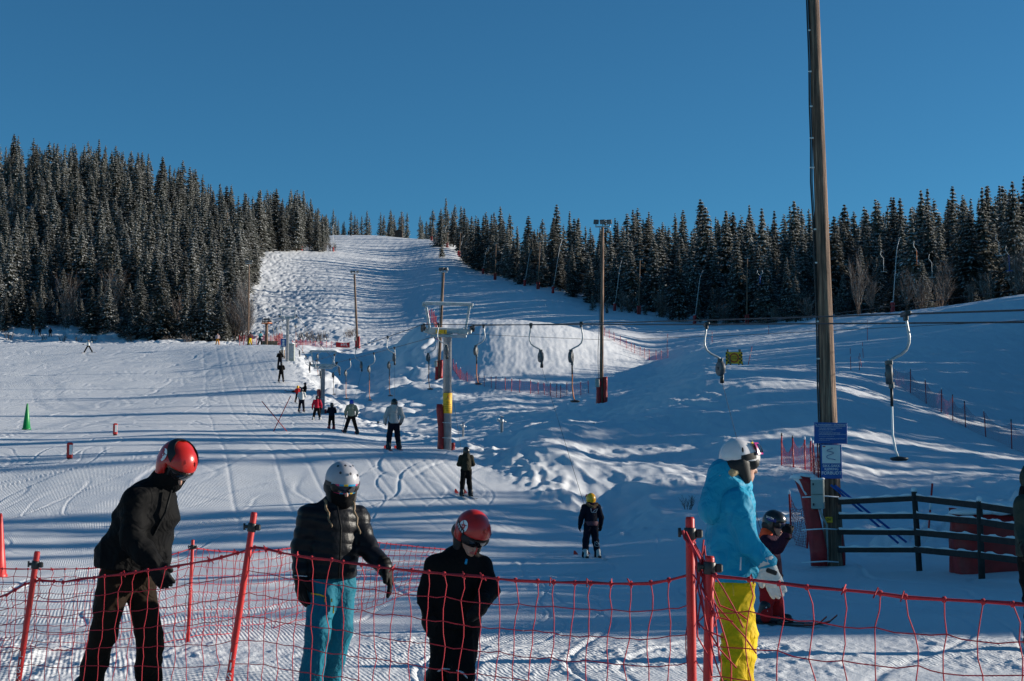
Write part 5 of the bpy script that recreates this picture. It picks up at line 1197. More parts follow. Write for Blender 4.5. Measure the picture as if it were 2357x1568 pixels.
def carve(bl, fr, k, m, h, style):
    """helmet skin with the opening for the face cut away"""
    import types
    f0 = bl.mesh
    lo = np.array(fr.o) - .2 * k; n = int(.4 * k / h) + 2; ax = [lo[i] + h * np.arange(n) for i in range(3)]
    Pt = np.stack(np.meshgrid(*ax, indexing='ij'), -1).astype(np.float32); d = None
    for (a, b, ra, rb, flat, kf, kk) in bl.p:
        A = np.array(a, np.float32); q = Pt - A; e = np.array(b, np.float32) - A
        if flat is not None:
            f = np.array(flat, np.float32); q = q + (q @ f)[..., None] * f * (kf - 1); e = e + (e @ f) * f * (kf - 1)
        t = np.clip((q @ e) / max(float(e @ e), 1e-9), 0, 1); dd = np.linalg.norm(q - t[..., None] * e, axis=-1) - (ra + (rb - ra) * t); d = dd if d is None else smin(d, dd, kk)
    q = Pt - np.array(fr.o, np.float32); fx = q @ np.array(fr.f, np.float32); ux = q @ np.array(fr.u, np.float32); rx = q @ np.array(fr.r, np.float32)
    if style != 'skate':
        op = np.maximum(.030 * k - fx + np.clip(-ux - .06 * k, 0, .1) * .25, ux + .012 * k - (.04 * k - np.clip(fx, 0, .1)) * .0); d = np.maximum(d, -smin(op, np.full_like(op, 9), 0))
        d = np.maximum(d, -(ux + .128 * k))
    else: d = np.maximum(d, -(ux + (.028 + .10 * 0) * k - .10 * (fx - 0) * 0))
    inner = np.linalg.norm(np.stack([fx / (.105 * k), rx / (.085 * k), (ux + .06 * k) / (.14 * k)], -1), axis=-1) - 1; d = np.maximum(d, -inner * .08 * k)
    V, Fq = surface_nets(d.astype(np.float32), lo, h); return np_mesh('helmet', V, Fq, [m], None, True)
def goggles(fr, k, parent, frame=None, strap=None, lens=None, on_brow=False, multi=None, strap_el=(-6, 10), strap_tilt=-6, off=1.0):
    frame = frame or FRM; strap = strap or FRM
    e0, e1 = (6, 38) if on_brow else (-40, -8); o_ = 1.16 if on_brow else .99
    b = shell_patch(fr, k, (-62, 62), (e0, e1), o_, (18, 6)); g = b.build('goggles', frame, parent)
    shell_patch(fr, k, (-54, 54), (e0 + 4.5, e1 - 4.5), o_ + .018, (18, 6)).build('lens', lens or LENS, g)
    if multi:
        n = len(multi)
        for i, mm in enumerate(multi):
            a0 = -62 + 124 * i / n; a1 = -62 + 124 * (i + 1) / n
            shell_patch(fr, k, (a0, a1), (e1 - 5, e1 + .5), o_ + .022, (4, 2)).build('frame_print', mm, g)
            shell_patch(fr, k, (a0, a1), (e0 - .5, e0 + 3.2), o_ + .022, (4, 2)).build('frame_print', multi[(i + 2) % n], g)
    if strap_el: shell_patch(fr, k, (62, 298), strap_el, 1.045, (40, 3), tilt=strap_tilt).build('strap', strap, g)
    return g

def hand_blob(b, wrist, tip, palm_n, s=1.0, curl=.35, thumb=1, mitten=False, spread=.02):
    """palm, four bent fingers of different lengths and a thumb leaving the side of the palm"""
    w, t = Vector(wrist), Vector(tip); ax = (t - w); L = ax.length; ax.normalize(); pn = Vector(palm_n); pn = (pn - ax * pn.dot(ax)).normalized(); side = ax.cross(pn).normalized() * thumb
    pl = w + ax * L * .42
    b.cone(w - ax * .03 * s, w + ax * .03, .036 * s, .040 * s, k=.02)
    b.cone(w + ax * .02, pl, .036 * s, .045 * s, pn, 1.45, .02)
    if mitten: b.cone(pl - ax * L * .1, w + ax * L * .82 + pn * .02, .055 * s, .045 * s, pn, 1.3, .03)
    else:
        for i, (o, ln) in enumerate(((.033, .92), (.011, 1.0), (-.012, .95), (-.033, .78))):
            k0 = pl + side * o * s + ax * L * .02; seg = L * .58 * ln / 2.3; a0 = ax + side * (o * spread * 10)
            k1 = k0 + (a0 + pn * curl * .5).normalized() * seg; k2 = k1 + (a0 + pn * curl * 1.6).normalized() * seg * .8; k3 = k2 + (a0 + pn * curl * 2.8).normalized() * seg * .55
            b.cone(k0, k1, .0140 * s, .0132 * s, k=.004); b.cone(k1, k2, .0132 * s, .0125 * s, k=.004); b.cone(k2, k3, .0125 * s, .010 * s, k=.004)
    th0 = w + ax * L * .14 + side * .028 * s; th1 = th0 + (ax * .75 + side * .75 + pn * .25).normalized() * L * .26; th2 = th1 + (ax * 1.0 + side * .15 + pn * .35).normalized() * L * .2
    b.cone(th0, th1, .021 * s, .018 * s, k=.012); b.cone(th1, th2, .018 * s, .014 * s, k=.008)

def build_person(J, sp):
    """J: joints in world space. sp: sizes, colours, options"""
    k = sp.get('k', 1.0); vx = sp.get('vox', .014); f = Vector(sp['f']); f.z = 0; f.normalize(); up = Vector((0, 0, 1)); rt_ = f.cross(up)
    root = Vector((J['pelvis'].x, J['pelvis'].y, 0)); root.z = float(H(root.x, root.y)); t = thing('person', sp['label'], 'person', root)
    # everything is built in world space relative to the root
    for q in list(J): J[q] = Vector(J[q]) - root
    hf = Fr(J['head'], sp.get('hf', f), sp.get('hup', (0, 0, 1)))
    seed = sp.get('seed', 1); hk = sp.get('hk', k)
    # the body: one continuous skin
    b = Blob(.03)
    b.cone(hf(-.012 * hk, 0, .015 * hk), hf(.018 * hk, 0, .0), .088 * hk, .080 * hk, hf.r, 1.12); b.cone(hf(.03 * hk, 0, -.05 * hk), hf(.048 * hk, 0, -.105 * hk), .062 * hk, .040 * hk, hf.r, 1.0, .03)
    b.cone(hf(.095 * hk, 0, -.028 * hk), hf(.112 * hk, 0, -.058 * hk), .010 * hk, .015 * hk, k=.012); b.cone(hf(.088 * hk, -.02 * hk, -.088 * hk), hf(.088 * hk, .02 * hk, -.088 * hk), .010 * hk, .010 * hk, k=.01)
    for s in (-1, 1): b.ball(hf(-.005 * hk, s * .082 * hk, -.03 * hk), .026 * hk, hf.r, 2.2, .008)
    nk = J['neck']; b.cone(J['head'] - hf.u * .08 * hk - hf.f * .01, nk, .055 * k, .060 * k)
    ch = J.get('chest', nk.lerp(J['pelvis'], .28)); b.cone(ch, J['pelvis'], .115 * k, .08 * k, f, 1.5); b.cone(J['shR'].lerp(ch, .2), J['shL'].lerp(ch, .2), .055 * k, .055 * k)
    for s in 'RL':
        b.cone(J['sh' + s], J['el' + s], .042 * k, .036 * k); b.cone(J['el' + s], J['wr' + s], .036 * k, .026 * k)
        b.cone(J['hip' + s], J['kn' + s], .070 * k, .048 * k); b.cone(J['kn' + s], J['an' + s], .048 * k, .036 * k)
    body = link_mesh('body', b.mesh('body', SKIN, max(vx, .013)), t)
    if sp.get('mouth'):
        m_ = MB(); 
        for s, dz in ((1, .0045), (-1, -.005)): m_.tube([hf(.094 * hk + .004 - .012 * abs(i / 4 - 1) ** 2, (i / 4 - 1) * .024 * hk, -.088 * hk + dz + (-.003 if s > 0 else .002) * abs(i / 4 - 1)) for i in range(9)], [.002 + .0045 * (1 - abs(i / 4 - 1)) for i in range(9)], 6)
        m_.build('lips', LIP, body)
    # trousers
    b = Blob(.045 * k); tw = sp.get('tw', 1.0); bag = .004 if vx < .02 else 0
    b.cone(J['hipR'] + up * .06 * k, J['hipL'] + up * .06 * k, .115 * k * tw, .115 * k * tw, f, 1.12)
    for s in 'RL':
        b.cone(J['hip' + s], J['kn' + s], .115 * k * tw, .094 * k * tw, k=.04); b.cone(J['kn' + s], J['an' + s] + up * .02 * k, .094 * k * tw, .088 * k * tw, k=.03); b.cone(J['an' + s] + up * .05 * k, J['an' + s] - up * .015 * k, .088 * k * tw, .098 * k * tw, k=.02)
    if sp.get('coverall'): pass
    if vx < .03: b.noise = sp.get('wr', .016) * k; b.nf = 15
    tro = link_mesh('trousers', b.mesh('trousers', sp['tro'], vx, seed), t)
    # jacket
    b = Blob(.045 * k); jw = sp.get('jw', 1.0); pel = J['pelvis']; hem = sp.get('hem', .06) * k; jl = J.get('hemc', pel + up * hem)
    b.cone(ch + up * .02 * k, jl.lerp(ch, .35), .178 * k * jw, .176 * k * jw, f, 1.26); b.cone(jl.lerp(ch, .4), jl, .176 * k * jw, .192 * k * jw * sp.get('hemw', 1.0), f, 1.16)
    b.cone(J['shR'], J['shL'], .078 * k, .078 * k, k=.06); b.cone(J['shR'].lerp(J['shL'], .5) - up * .02 * k, nk + up * .02 * k, .10 * k, .075 * k, k=.06)
    sl = sp.get('sl', 1.0)
    for s in 'RL':
        b.cone(J['sh' + s], J['el' + s], .088 * k * sl, .078 * k * sl, k=.03); b.cone(J['el' + s], J['wr' + s], .078 * k * sl, .064 * k * sl, k=.02)
    b.cone(nk - up * .02 * k, nk + up * .07 * k + f * .012, .078 * k, .074 * k, k=.02)
    b.cut(jl - up * .055 * k, sp.get('hemn', (0, 0, -1)))
    if vx < .03: b.noise = sp.get('wr', .016) * k; b.nf = sp.get('nf', 13)
    if sp.get('quilt'): b.quilt = sp['quilt']
    jac = link_mesh('jacket', b.mesh('jacket', sp['jac'], vx, seed + 1), t)
    if sp.get('hood'):
        b = Blob(.05); hb = nk - f * .12 * k
        bg_ = sp.get('bighood', 0)
        b.cone(nk - f * (.05 + .03 * bg_) * k + up * (.045 + .02 * bg_) * k, hb - f * .045 * bg_ * k - up * (.10 + .05 * bg_) * k, (.105 + .014 * bg_) * k, (.085 + .026 * bg_) * k, f, 1.15 + .08 * bg_)
        if bg_: b.cone(nk + f * .05 * k + up * .0 * k, nk + f * .06 * k + up * .09 * k, .085 * k, .07 * k)
        b.cone(J['shR'].lerp(nk, .5) + up * .06 * k, J['shL'].lerp(nk, .5) + up * .06 * k, .06 * k, .06 * k)
        if vx < .03: b.noise = .01
        link_mesh('hood', b.mesh('hood', sp['hood'], vx, seed + 2), jac)
    if sp.get('fur'):
        b = Blob(.02); c0 = nk - f * .09 * k
        b.cone(c0 - rt_ * .14 * k + up * .05 * k, c0 - f * .04 - up * .05 * k, .045 * k, .055 * k); b.cone(c0 - f * .04 - up * .05 * k, c0 + rt_ * .14 * k + up * .05 * k, .055 * k, .045 * k); b.noise = .02; b.nf = 50
        link_mesh('fur_trim', b.mesh('fur', CFUR, .012, 3), jac)
    if sp.get('band'):                                  # a yoke or lower panel of another colour, as a thin second layer of cloth
        for nm, (z0, z1, mm) in sp['band'].items():
            b = Blob(.045 * k); b.cone(ch + up * .02 * k, jl.lerp(ch, .35), .183 * k * jw, .181 * k * jw, f, 1.26); b.cone(jl.lerp(ch, .4), jl, .181 * k * jw, .197 * k * jw, f, 1.16); b.cone(J['shR'], J['shL'], .083 * k, .083 * k, k=.06)
            a_, c_ = jl.lerp(nk, z0), jl.lerp(nk, z1); b.cut(a_, (0, 0, -1)); b.cut(c_, (0, 0, 1)); link_mesh(nm, b.mesh(nm, mm, vx, seed), jac)
    # gloves
    for s in 'RL':
        b = Blob(.012); tip = J.get('ti' + s, J['wr' + s] + (J['wr' + s] - J['el' + s]).normalized() * .17 * k)
        pn = sp.get('pn' + s, (rt_ * (-1 if s == 'R' else 1) * .6 - f * .2)); gs = sp.get('gs', 1.25) * k
        if vx < .03: hand_blob(b, J['wr' + s], tip, pn, gs, sp.get('curl', .3), sp.get('th' + s, 1 if s == 'R' else -1) * sp.get('thumbsign', 1), sp.get('mitten', False))
        else: b.cone(J['wr' + s], tip, .05 * k, .05 * k); b.cone(J['wr' + s], J['wr' + s].lerp(tip, .5) + f * .05 * k, .03 * k, .025 * k)
        g = link_mesh('glove', b.mesh('glove', sp.get('glove', GBLK), min(vx, .0062) if vx < .02 else vx * .7), t)
        if vx < .03:
            c_ = J['wr' + s]; d_ = (tip - c_).normalized(); m_ = MB(); m_.tube([c_ - d_ * .045 * k, c_ + d_ * .0], [.058 * k * sl, .06 * k * sl], 14); m_.build('cuff', sp.get('cuff', sp.get('glove', GBLK)), g)
    # boots and skis
    sf = Vector(sp.get('sf', f)); sf.z = 0; sf.normalize(); srt = sf.cross(up)
    for s in 'RL':
        a = J['an' + s]; gz = float(H(root.x + a.x, root.y + a.y)) - root.z; gy = Vector((a.x, a.y, gz))
        slope = float(H(root.x + a.x + sf.x * .5, root.y + a.y + sf.y * .5)) - root.z - gz; sd = (sf + up * slope * 2).normalized()
        sb = .035 if sp.get('ski') else 0.0; b = Blob(.02); b.cone(gy + up * (.06 + sb) * k - sd * .09 * k, gy + up * (.055 + sb) * k + sd * .15 * k, .058 * k, .048 * k); b.cone(gy + up * .07 * k - sd * .06 * k, a + up * .12 * k, .066 * k, .078 * k); b.cut(gy + up * sb, (0, 0, -1))
        bo = link_mesh('boot', b.mesh('boot', sp.get('boot', BOOTB), max(vx * .7, .011)), t)
        if sp.get('ski') and vx < .03:
            m_ = MB()
            for z in (.11, .16, .21): m_.box(gy + up * (z + sb) * k + sd * (.07 - z * .25) * k, (.02, .15 * k, .018), rot=Matrix((sd, srt, up)).transposed(), bev=.004)
            m_.build('buckle', SILV, bo)
        if sp.get('ski'):
            L = sp['ski'] * k; m_ = MB(); yaw = sp.get('skiyaw', 0) * (1 if s == 'R' else -1); d2 = (Matrix.Rotation(R(yaw), 3, 'Z') @ sd).normalized(); r2 = d2.cross(up).normalized(); u2 = r2.cross(d2); rings = []
            for i in range(15):
                q = i / 14; w = (.045 + .012 * abs(q - .5) * 2) * (1 if q < .93 else .65 if q < 1 else .3) * (1 if k > .8 else .9); z = .022 + (.09 * ((q - .86) / .14) ** 2 if q > .86 else 0); c_ = gy + d2 * (q - .42) * L + u2 * z
                rings.append([c_ + r2 * w - u2 * .008, c_ + r2 * w + u2 * .008, c_ - r2 * w + u2 * .008, c_ - r2 * w - u2 * .008])
            m_.loft(rings, True, True, False); sk = m_.build('ski', sp.get('skim', SKIM), t)
            m_ = MB(); m_.loft([[p + u2 * .004 for p in (r_[1].lerp(r_[2], -.02), r_[1].lerp(r_[2], 1.02))] + [r_[2] - u2 * .004, r_[1] - u2 * .004] for r_ in rings[11:]], True, True); m_.build('ski_tip', SKIR, sk)
            m_ = MB(); m_.box(gy + u2 * .05 - d2 * .14 * k, (.1 * k, .06, .05), rot=Matrix((d2, r2, u2)).transposed(), bev=.008); m_.box(gy + u2 * .045 + d2 * .18 * k, (.07 * k, .06, .04), rot=Matrix((d2, r2, u2)).transposed(), bev=.008); m_.build('binding', BOOTB, sk)
    # head gear
    if sp.get('helm'):
        hc = Fr(hf(.0, 0, .038 * hk), hf.f, hf.u); he = helmet(hc, hk, sp['helm'], t, max(vx * .55, .0075), sp.get('hstyle', 'ear'))
        if sp.get('buff'):
            b = Blob(.03); b.cone(hf(.028 * hk, 0, -.06 * hk), hf(.045 * hk, 0, -.10 * hk), .080 * hk, .060 * hk); b.cone(J['head'] - hf.u * .06 * hk, nk + up * .03, .088 * hk, .085 * k); link_mesh('face_mask', b.mesh('mask', sp['buff'], max(vx * .8, .011)), t)
        if sp.get('liner') and vx < .03:
            b = Blob(.02)
            for s in (-1, 1): b.cone(hc(-.03 * hk, s * .085 * hk, -.04 * hk), hc(.0, s * .075 * hk, -.14 * hk), .05 * hk, .038 * hk, hc.r, 1.5)
            b.cone(hc(-.075 * hk, -.05 * hk, -.06 * hk), hc(-.075 * hk, .05 * hk, -.06 * hk), .06 * hk, .06 * hk); b.cone(hc(.06 * hk, -.05 * hk, -.035 * hk), hc(.06 * hk, .05 * hk, -.035 * hk), .05 * hk, .05 * hk); link_mesh('ear_pads', b.mesh('pads', FRM, .010), he)
        if sp.get('gog') is not None: goggles(hc, hk, t, **sp['gog'])
        sp['_hc'] = hc; sp['_he'] = he
    sp['_t'] = t; sp['_root'] = root; sp['_jac'] = jac; sp['_tro'] = tro; sp['_hf'] = hf
    return t

def PJ(Y, **kw): return {q: P(v[0], v[1], Y + (v[2] if len(v) > 2 else 0)) for q, v in kw.items()}
def ground_feet(J):
    for s in 'RL': a = J['an' + s]; a.z = float(H(a.x, a.y)) + .11
    return J

# ---- the man in the red helmet, bending forward at the left
J = ground_feet(PJ(9.0, head=(405, 1072, -.02), neck=(366, 1128, 0), chest=(344, 1178, 0), shR=(312, 1150, -.14), shL=(372, 1148, .17), elR=(304, 1240, -.2), wrR=(356, 1302, -.24), tiR=(384, 1352, -.26), elL=(372, 1232, .14), wrL=(366, 1296, .02), tiL=(384, 1345, -.04),
    pelvis=(294, 1338, .03), hemc=(296, 1290, .03), hipR=(262, 1352, -.03), hipL=(322, 1352, .1), knR=(238, 1455, -.02), knL=(344, 1462, .06), anR=(196, 1590, .02), anL=(341, 1590, .12)))
sp = dict(label='adult in black jacket and red helmet leaning forward behind the net', f=(.80, -.60, 0), hf=(.66, -.66, -.60), hup=(.35, -.2, 1), k=1.0, hk=1.0, jac=CB, tro=CBR, helm=HRED, buff=CB, gog=dict(strap_el=(22, 50), strap_tilt=-34), tw=.92, jw=1.10, hemw=1.06, vox=.0095, seed=3, nf=10, wr=.022, hemn=(-.10, 0, -1))
A = build_person(J, sp); hc, he = sp['_hc'], sp['_he']
def emblem(hc, hk, az, el, he, r=17, sgn=1):
    disc_patch(hc, hk, az, el, r, 1.035, 28, orient=sgn).build('white_roundel', M_WHITE, he)
    red = [[(-16, 8), (-2, 3), (12, 13), (13, 11.5), (0, 1)], [(-8, 2), (-3, 5), (3, 3), (8, 3), (9, 0), (4, -2), (5, -12), (-4, -14), (-7, -8)], [(-1, 6), (2, 7), (3, 4), (0, 3.5)]]
    for i, pl in enumerate(red): disc_patch(hc, hk, az, el, 1, 1.04 + .002 * i, poly=pl, orient=sgn).build('red_figure', HRED, he)
def vents(hc, hk, he, lst, m=FRM, r=3.2, sx=1.0, off=1.03):
    for az, el in lst:
        disc_patch(hc, hk, az, el, r, off, 12, sx).build('vent', m, he)
emblem(hc, 1.0, 100, 8, he)
for az, el in ((24, 22), (-24, 22), (118, -24)):
    disc_patch(hc, 1.0, az, el, 1, 1.03, poly=[(-5, 0), (0, 9), (5, 2), (1, -9)]).build('vent', mat('vent_rim', (.30, .01, .01), .35), he)
# angular S on the strap
o = text_part('S', .052, hc(.02, .122, .012), hc.d(.94, 0, -.2), hc.d(.2, 0, .94), M_WHITE, he, lift=.012); 
b = MB(); rt0 = sp['_root']
for i in range(7): 
    pass
b.tube([J['neck'] + Vector((.10, -.09, .0)), J['chest'] + Vector((.13, -.12, 0)), J['hemc'] + Vector((.165, -.135, .12)), J['hemc'] + Vector((.16, -.13, -.04))], .008, 6); b.build('zip', GBLK, sp['_jac'])

# ---- the woman in the grey helmet and teal trousers
J = ground_feet(PJ(9.8, head=(788, 1117, -.02), neck=(770, 1172, .02), chest=(768, 1210, .02), shR=(712, 1188, -.04), shL=(824, 1192, .10), elR=(694, 1262, -.03), wrR=(693, 1322, -.09), tiR=(693, 1398, -.12), elL=(842, 1258, .04), wrL=(884, 1304, -.08), tiL=(908, 1370, -.10),
    pelvis=(762, 1345, .02), hemc=(762, 1312, .02), hipR=(740, 1360, -.02), hipL=(784, 1360, .06), knR=(732, 1455, -.12), knL=(784, 1452, .04), anR=(714, 1580, -.04), anL=(756, 1580, .22)))
sp = dict(label='woman in black puffer jacket, teal ski trousers and grey helmet', f=(.36, -.93, 0), hf=(.40, -.90, -.12), k=.97, hk=1.0, jac=CPUFF, tro=CTEAL, helm=HGREY, hstyle='skate', liner=True, buff=CB, gog=dict(multi=[PINKP, PINKP, CYANP, CYANP, YELP, CYANP, PINKP, CYANP], strap_el=(-14, -2), strap_tilt=-4), vox=.0095, seed=8, quilt=(.078, .010, .12), wr=.010, nf=16, tw=.93, jw=1.0, cuff=GBLK, curl=.32)
Bp = build_person(J, sp); hc, he = sp['_hc'], sp['_he']
vents(hc, 1.0, he, [(-8, 24), (30, 26), (-46, 18), (10, 52), (-38, 50), (48, 48)], mat('vent_dark', (.05, .05, .055), .4), 4.2)
disc_patch(hc, 1.0, 4, -7, 1, .985, poly=[(-5, -4), (-5, 1), (-3, 4), (0, 5), (3, 4), (5, 1), (5, -4), (3, -4), (2.5, 1), (0, 2.5), (-2.5, 1), (-3, -4)]).build('badge', SILV, he)
for uu, vv in (((775, 1150), (745, 1222)), ((812, 1155), (828, 1232))):
    b = MB(); a_, c_ = P(uu[0], uu[1], 9.66) - sp['_root'], P(vv[0], vv[1] - 2, 9.60) - sp['_root']
    if uu[0] < 790: a_, c_ = P(747, 1150, 9.70) - sp['_root'], P(763, 1214, 9.58) - sp['_root']
    b.tube([a_.lerp(c_, i / 14) + Vector((.006 * math.sin(i * 1.1), 0, 0)) for i in range(15)], [(.009 + .003 * (i % 2)) * (1 - .5 * i / 14) for i in range(15)], 8); b.build('braid', HAIRD, sp['_t'])
b = MB(); b.tube([P(776, 1166, 9.62) - sp['_root'], P(785, 1215, 9.55) - sp['_root'], P(783, 1270, 9.56) - sp['_root'], P(779, 1330, 9.58) - sp['_root']], .007, 6); b.build('zip', GBLK, sp['_jac'])
for pts in ([(716, 1366), (735, 1369), (750, 1374)], [(750, 1374), (748, 1386)], [(768, 1394), (767, 1412)], [(763, 1378), (764, 1386)]):
    b = MB(); b.tube([P(u, v, 9.655) - sp['_root'] for u, v in pts], .0055, 6); b.build('yellow_zip', YELP, sp['_tro'])
text_part('HH', .03, P(756, 1425, 9.66) - sp['_root'], (1, .1, 0), (0, 0, 1), CB, sp['_tro'])
for s, uv in (('R', (692, 1316)),):
    b = MB(); b.tube([P(678, 1325, 9.66) - sp['_root'], P(707, 1327, 9.64) - sp['_root']], .003, 5); b.build('cuff_stripe', SILV, sp['_t'])

# ---- the child in black with the red helmet
J = ground_feet(PJ(9.4, head=(1086, 1230, -.02), neck=(1066, 1278, .03), chest=(1056, 1320, .03), shR=(1005, 1302, -.02), shL=(1108, 1306, .08), elR=(986, 1372, .0), wrR=(989, 1415, -.05), tiR=(990, 1462, -.07), elL=(1124, 1358, -.04), wrL=(1110, 1388, -.2), tiL=(1090, 1425, -.26),
    pelvis=(1046, 1440, .03), hemc=(1048, 1426, .03), hipR=(1022, 1450, .0), hipL=(1068, 1450, .06), knR=(1018, 1530, .02), knL=(1062, 1545, -.14), anR=(1000, 1605, .14), anL=(1056, 1610, .0)))
sp = dict(label='child in a black winter suit and red helmet looking down behind the net', f=(.45, -.89, 0), hf=(.40, -.80, -.46), hup=(.2, -.1, 1), k=.90, hk=.98, jac=CB, tro=CB, helm=HRED, liner=True, gog=dict(strap_el=(-2, 12), strap_tilt=-14), mouth=True, vox=.0095, seed=14, nf=11, wr=.02, tw=1.0, jw=1.02, mitten=True, gs=1.2)
Cp = build_person(J, sp); hc, he = sp['_hc'], sp['_he']
emblem(hc, .98, 74, 14, he, 17)
disc_patch(hc, .98, -8, 24, 1, 1.035, poly=[(-6, -1), (-1, 9), (6, 0), (1, -9)]).build('vent', mat('vent_rim_bright', (.34, .01, .01), .25, coat=.5), he)
disc_patch(hc, .98, -8, 24, 1, 1.04, poly=[(-4, -1), (-1, 6), (4, 0), (1, -6)]).build('vent_cover', HRED, he)
for k_, m_ in enumerate((SILV, SILV, SILV, SILV)):
    shell_patch(hc, .98, (66 + k_ * 9, 71 + k_ * 9), (2, 8), 1.06, (3, 2), tilt=-14).build('strap_print', m_, he)
b = MB(); b.tube([P(1010, 1545, 9.24) - sp['_root'], P(1020, 1539, 9.2) - sp['_root'], P(1036, 1541, 9.2) - sp['_root']], .012, 6, flat=.4); b.build('reflective_band', SILV, sp['_tro'])
b = MB(); b.tube([P(1052, 1543, 9.1) - sp['_root'], P(1065, 1548, 9.08) - sp['_root'], P(1075, 1560, 9.1) - sp['_root']], .011, 6, flat=.4); b.build('reflective_band', SILV, sp['_tro'])
b = MB(); b.tube([P(1074, 1288, 9.22) - sp['_root'], P(1072, 1298, 9.2) - sp['_root']], .008, 6); b.build('zip_pull', CYANP, sp['_jac'])
b = MB(); b.tube([P(1098, 1262, 9.23) - sp['_root'], P(1094, 1276, 9.25) - sp['_root']], .006, 6); b.build('chin_buckle', HRED, he)

# ---- the woman in the sky blue jacket and yellow trousers
J = ground_feet(PJ(9.6, head=(1704, 1066, 0), neck=(1688, 1118, 0), chest=(1682, 1175, 0), shR=(1700, 1160, -.15), shL=(1660, 1152, .16), elR=(1720, 1245, -.2), wrR=(1766, 1300, -.26), tiR=(1795, 1378, -.28), elL=(1650, 1240, .22), wrL=(1690, 1290, .3), tiL=(1705, 1340, .32),
    pelvis=(1688, 1345, 0), hemc=(1688, 1318, 0), hipR=(1697, 1362, -.08), hipL=(1676, 1362, .09), knR=(1694, 1465, -.1), knL=(1712, 1462, .1), anR=(1688, 1580, -.1), anL=(1700, 1580, .12)))
sp = dict(label='woman in sky blue jacket and yellow trousers standing by the double net posts', f=(.86, .30, 0), hf=(.95, .30, .02), k=1.0, hk=1.02, jac=CSKY, tro=CYEL, helm=HWHT, hstyle='skate', liner=True, hood=CSKY, bighood=1, glove=GWHITE, gog=dict(frame=MAGENTA, on_brow=True, strap_el=(-10, 8), strap_tilt=12), vox=.0095, seed=21, wr=.024, nf=12, tw=.98, jw=1.08, hemw=1.02, curl=.35, pnR=(.3, .9, 0), thR=-1, gs=1.32)
Dp = build_person(J, sp); hc, he = sp['_hc'], sp['_he']
rr_ = random.Random(2)
for i in range(34):
    az = rr_.uniform(14, 62); el = rr_.uniform(24, 52) - (az - 14) * .10; disc_patch(hc, 1.02, az, el, rr_.uniform(1.6, 4.6), 1.03 + i * .0006, 10, rr_.uniform(.6, 1.6)).build('flower_print', [PURP, CYANP, YELP, GREENP, ORGP, PINKP][i % 6], he)
disc_patch(hc, 1.02, 104, 20, 8, 1.035, 14, .34).build('vent', FRM, he)
b = Blob(.05); q = [(1692, 1086), (1678, 1090), (1660, 1098), (1640, 1110)]
for i in range(3): b.cone(P(*q[i], 9.50) - sp['_root'], P(*q[i + 1], 9.54) - sp['_root'], (.024, .036, .034)[i], (.036, .034, .018)[i])
b.noise = .004; b.nf = 30; link_mesh('ponytail', b.mesh('hair', HAIRB, .008, 4), sp['_t'])
b = MB(); b.tube([P(1705.5, 1283, 9.30) - sp['_root'], P(1704, 1313, 9.31) - sp['_root']], .010, 6, flat=.5); b.build('pocket_zip', SILV, sp['_jac'])
b = MB(); b.tube([P(1687, 1345, 9.36) - sp['_root'], P(1689, 1372, 9.36) - sp['_root']], .007, 6, flat=.5); b.build('pocket_zip', YELP, sp['_tro'])
b = MB(); b.box(P(1776, 1316, 9.24) - sp['_root'], (.07, .03, .03), rot=Matrix.Rotation(R(20), 3, 'Y'), bev=.006); b.build('wrist_buckle', FRM, sp['_t'])

# ---- the child with thumb up on skis, at right
J = ground_feet(PJ(15.2, head=(1783, 1206, 0), neck=(1774, 1234, 0), chest=(1771, 1262, 0), shR=(1765, 1250, -.1), shL=(1783, 1248, .1), elR=(1790, 1262, -.22), wrR=(1812, 1232, -.3), tiR=(1819, 1205, -.32), elL=(1776, 1285, .15), wrL=(1790, 1318, .12), tiL=(1794, 1342, .12), pelvis=(1770, 1328, 0), hemc=(1772, 1322, 0), hipR=(1764, 1334, -.06), hipL=(1778, 1334, .06), knR=(1766, 1380, -.1), knL=(1784, 1380, .05), anR=(1762, 1420, -.14), anL=(1788, 1412, .06)))
sp = dict(label='small child in plum jacket and red trousers on skis with arm raised', f=(.86, -.5, 0), hf=(.80, -.58, -.08), k=.80, hk=.92, jac=CPLUM, tro=CSCAR, helm=HBLK, liner=True, gog=dict(frame=mat('navy_frame', (.01, .015, .08), .4), strap=mat('navy_strap', (.012, .02, .16), .6), strap_el=(-2, 14), strap_tilt=-10), mouth=True, vox=.014, seed=31, ski=1.35, skim=SKIK, sf=(.95, -.3, 0), gs=1.3, hood=mat('orange_hood', (.75, .07, .01), .7), wr=.012, tw=.95, curl=.9)
Ep = build_person(J, sp)
text_part('SMITH', .032, sp['_hc'](.0, .112, .03), sp['_hc'].d(.95, 0, -.22), sp['_hc'].d(.22, 0, .95), M_WHITE, sp['_he'], lift=.012)

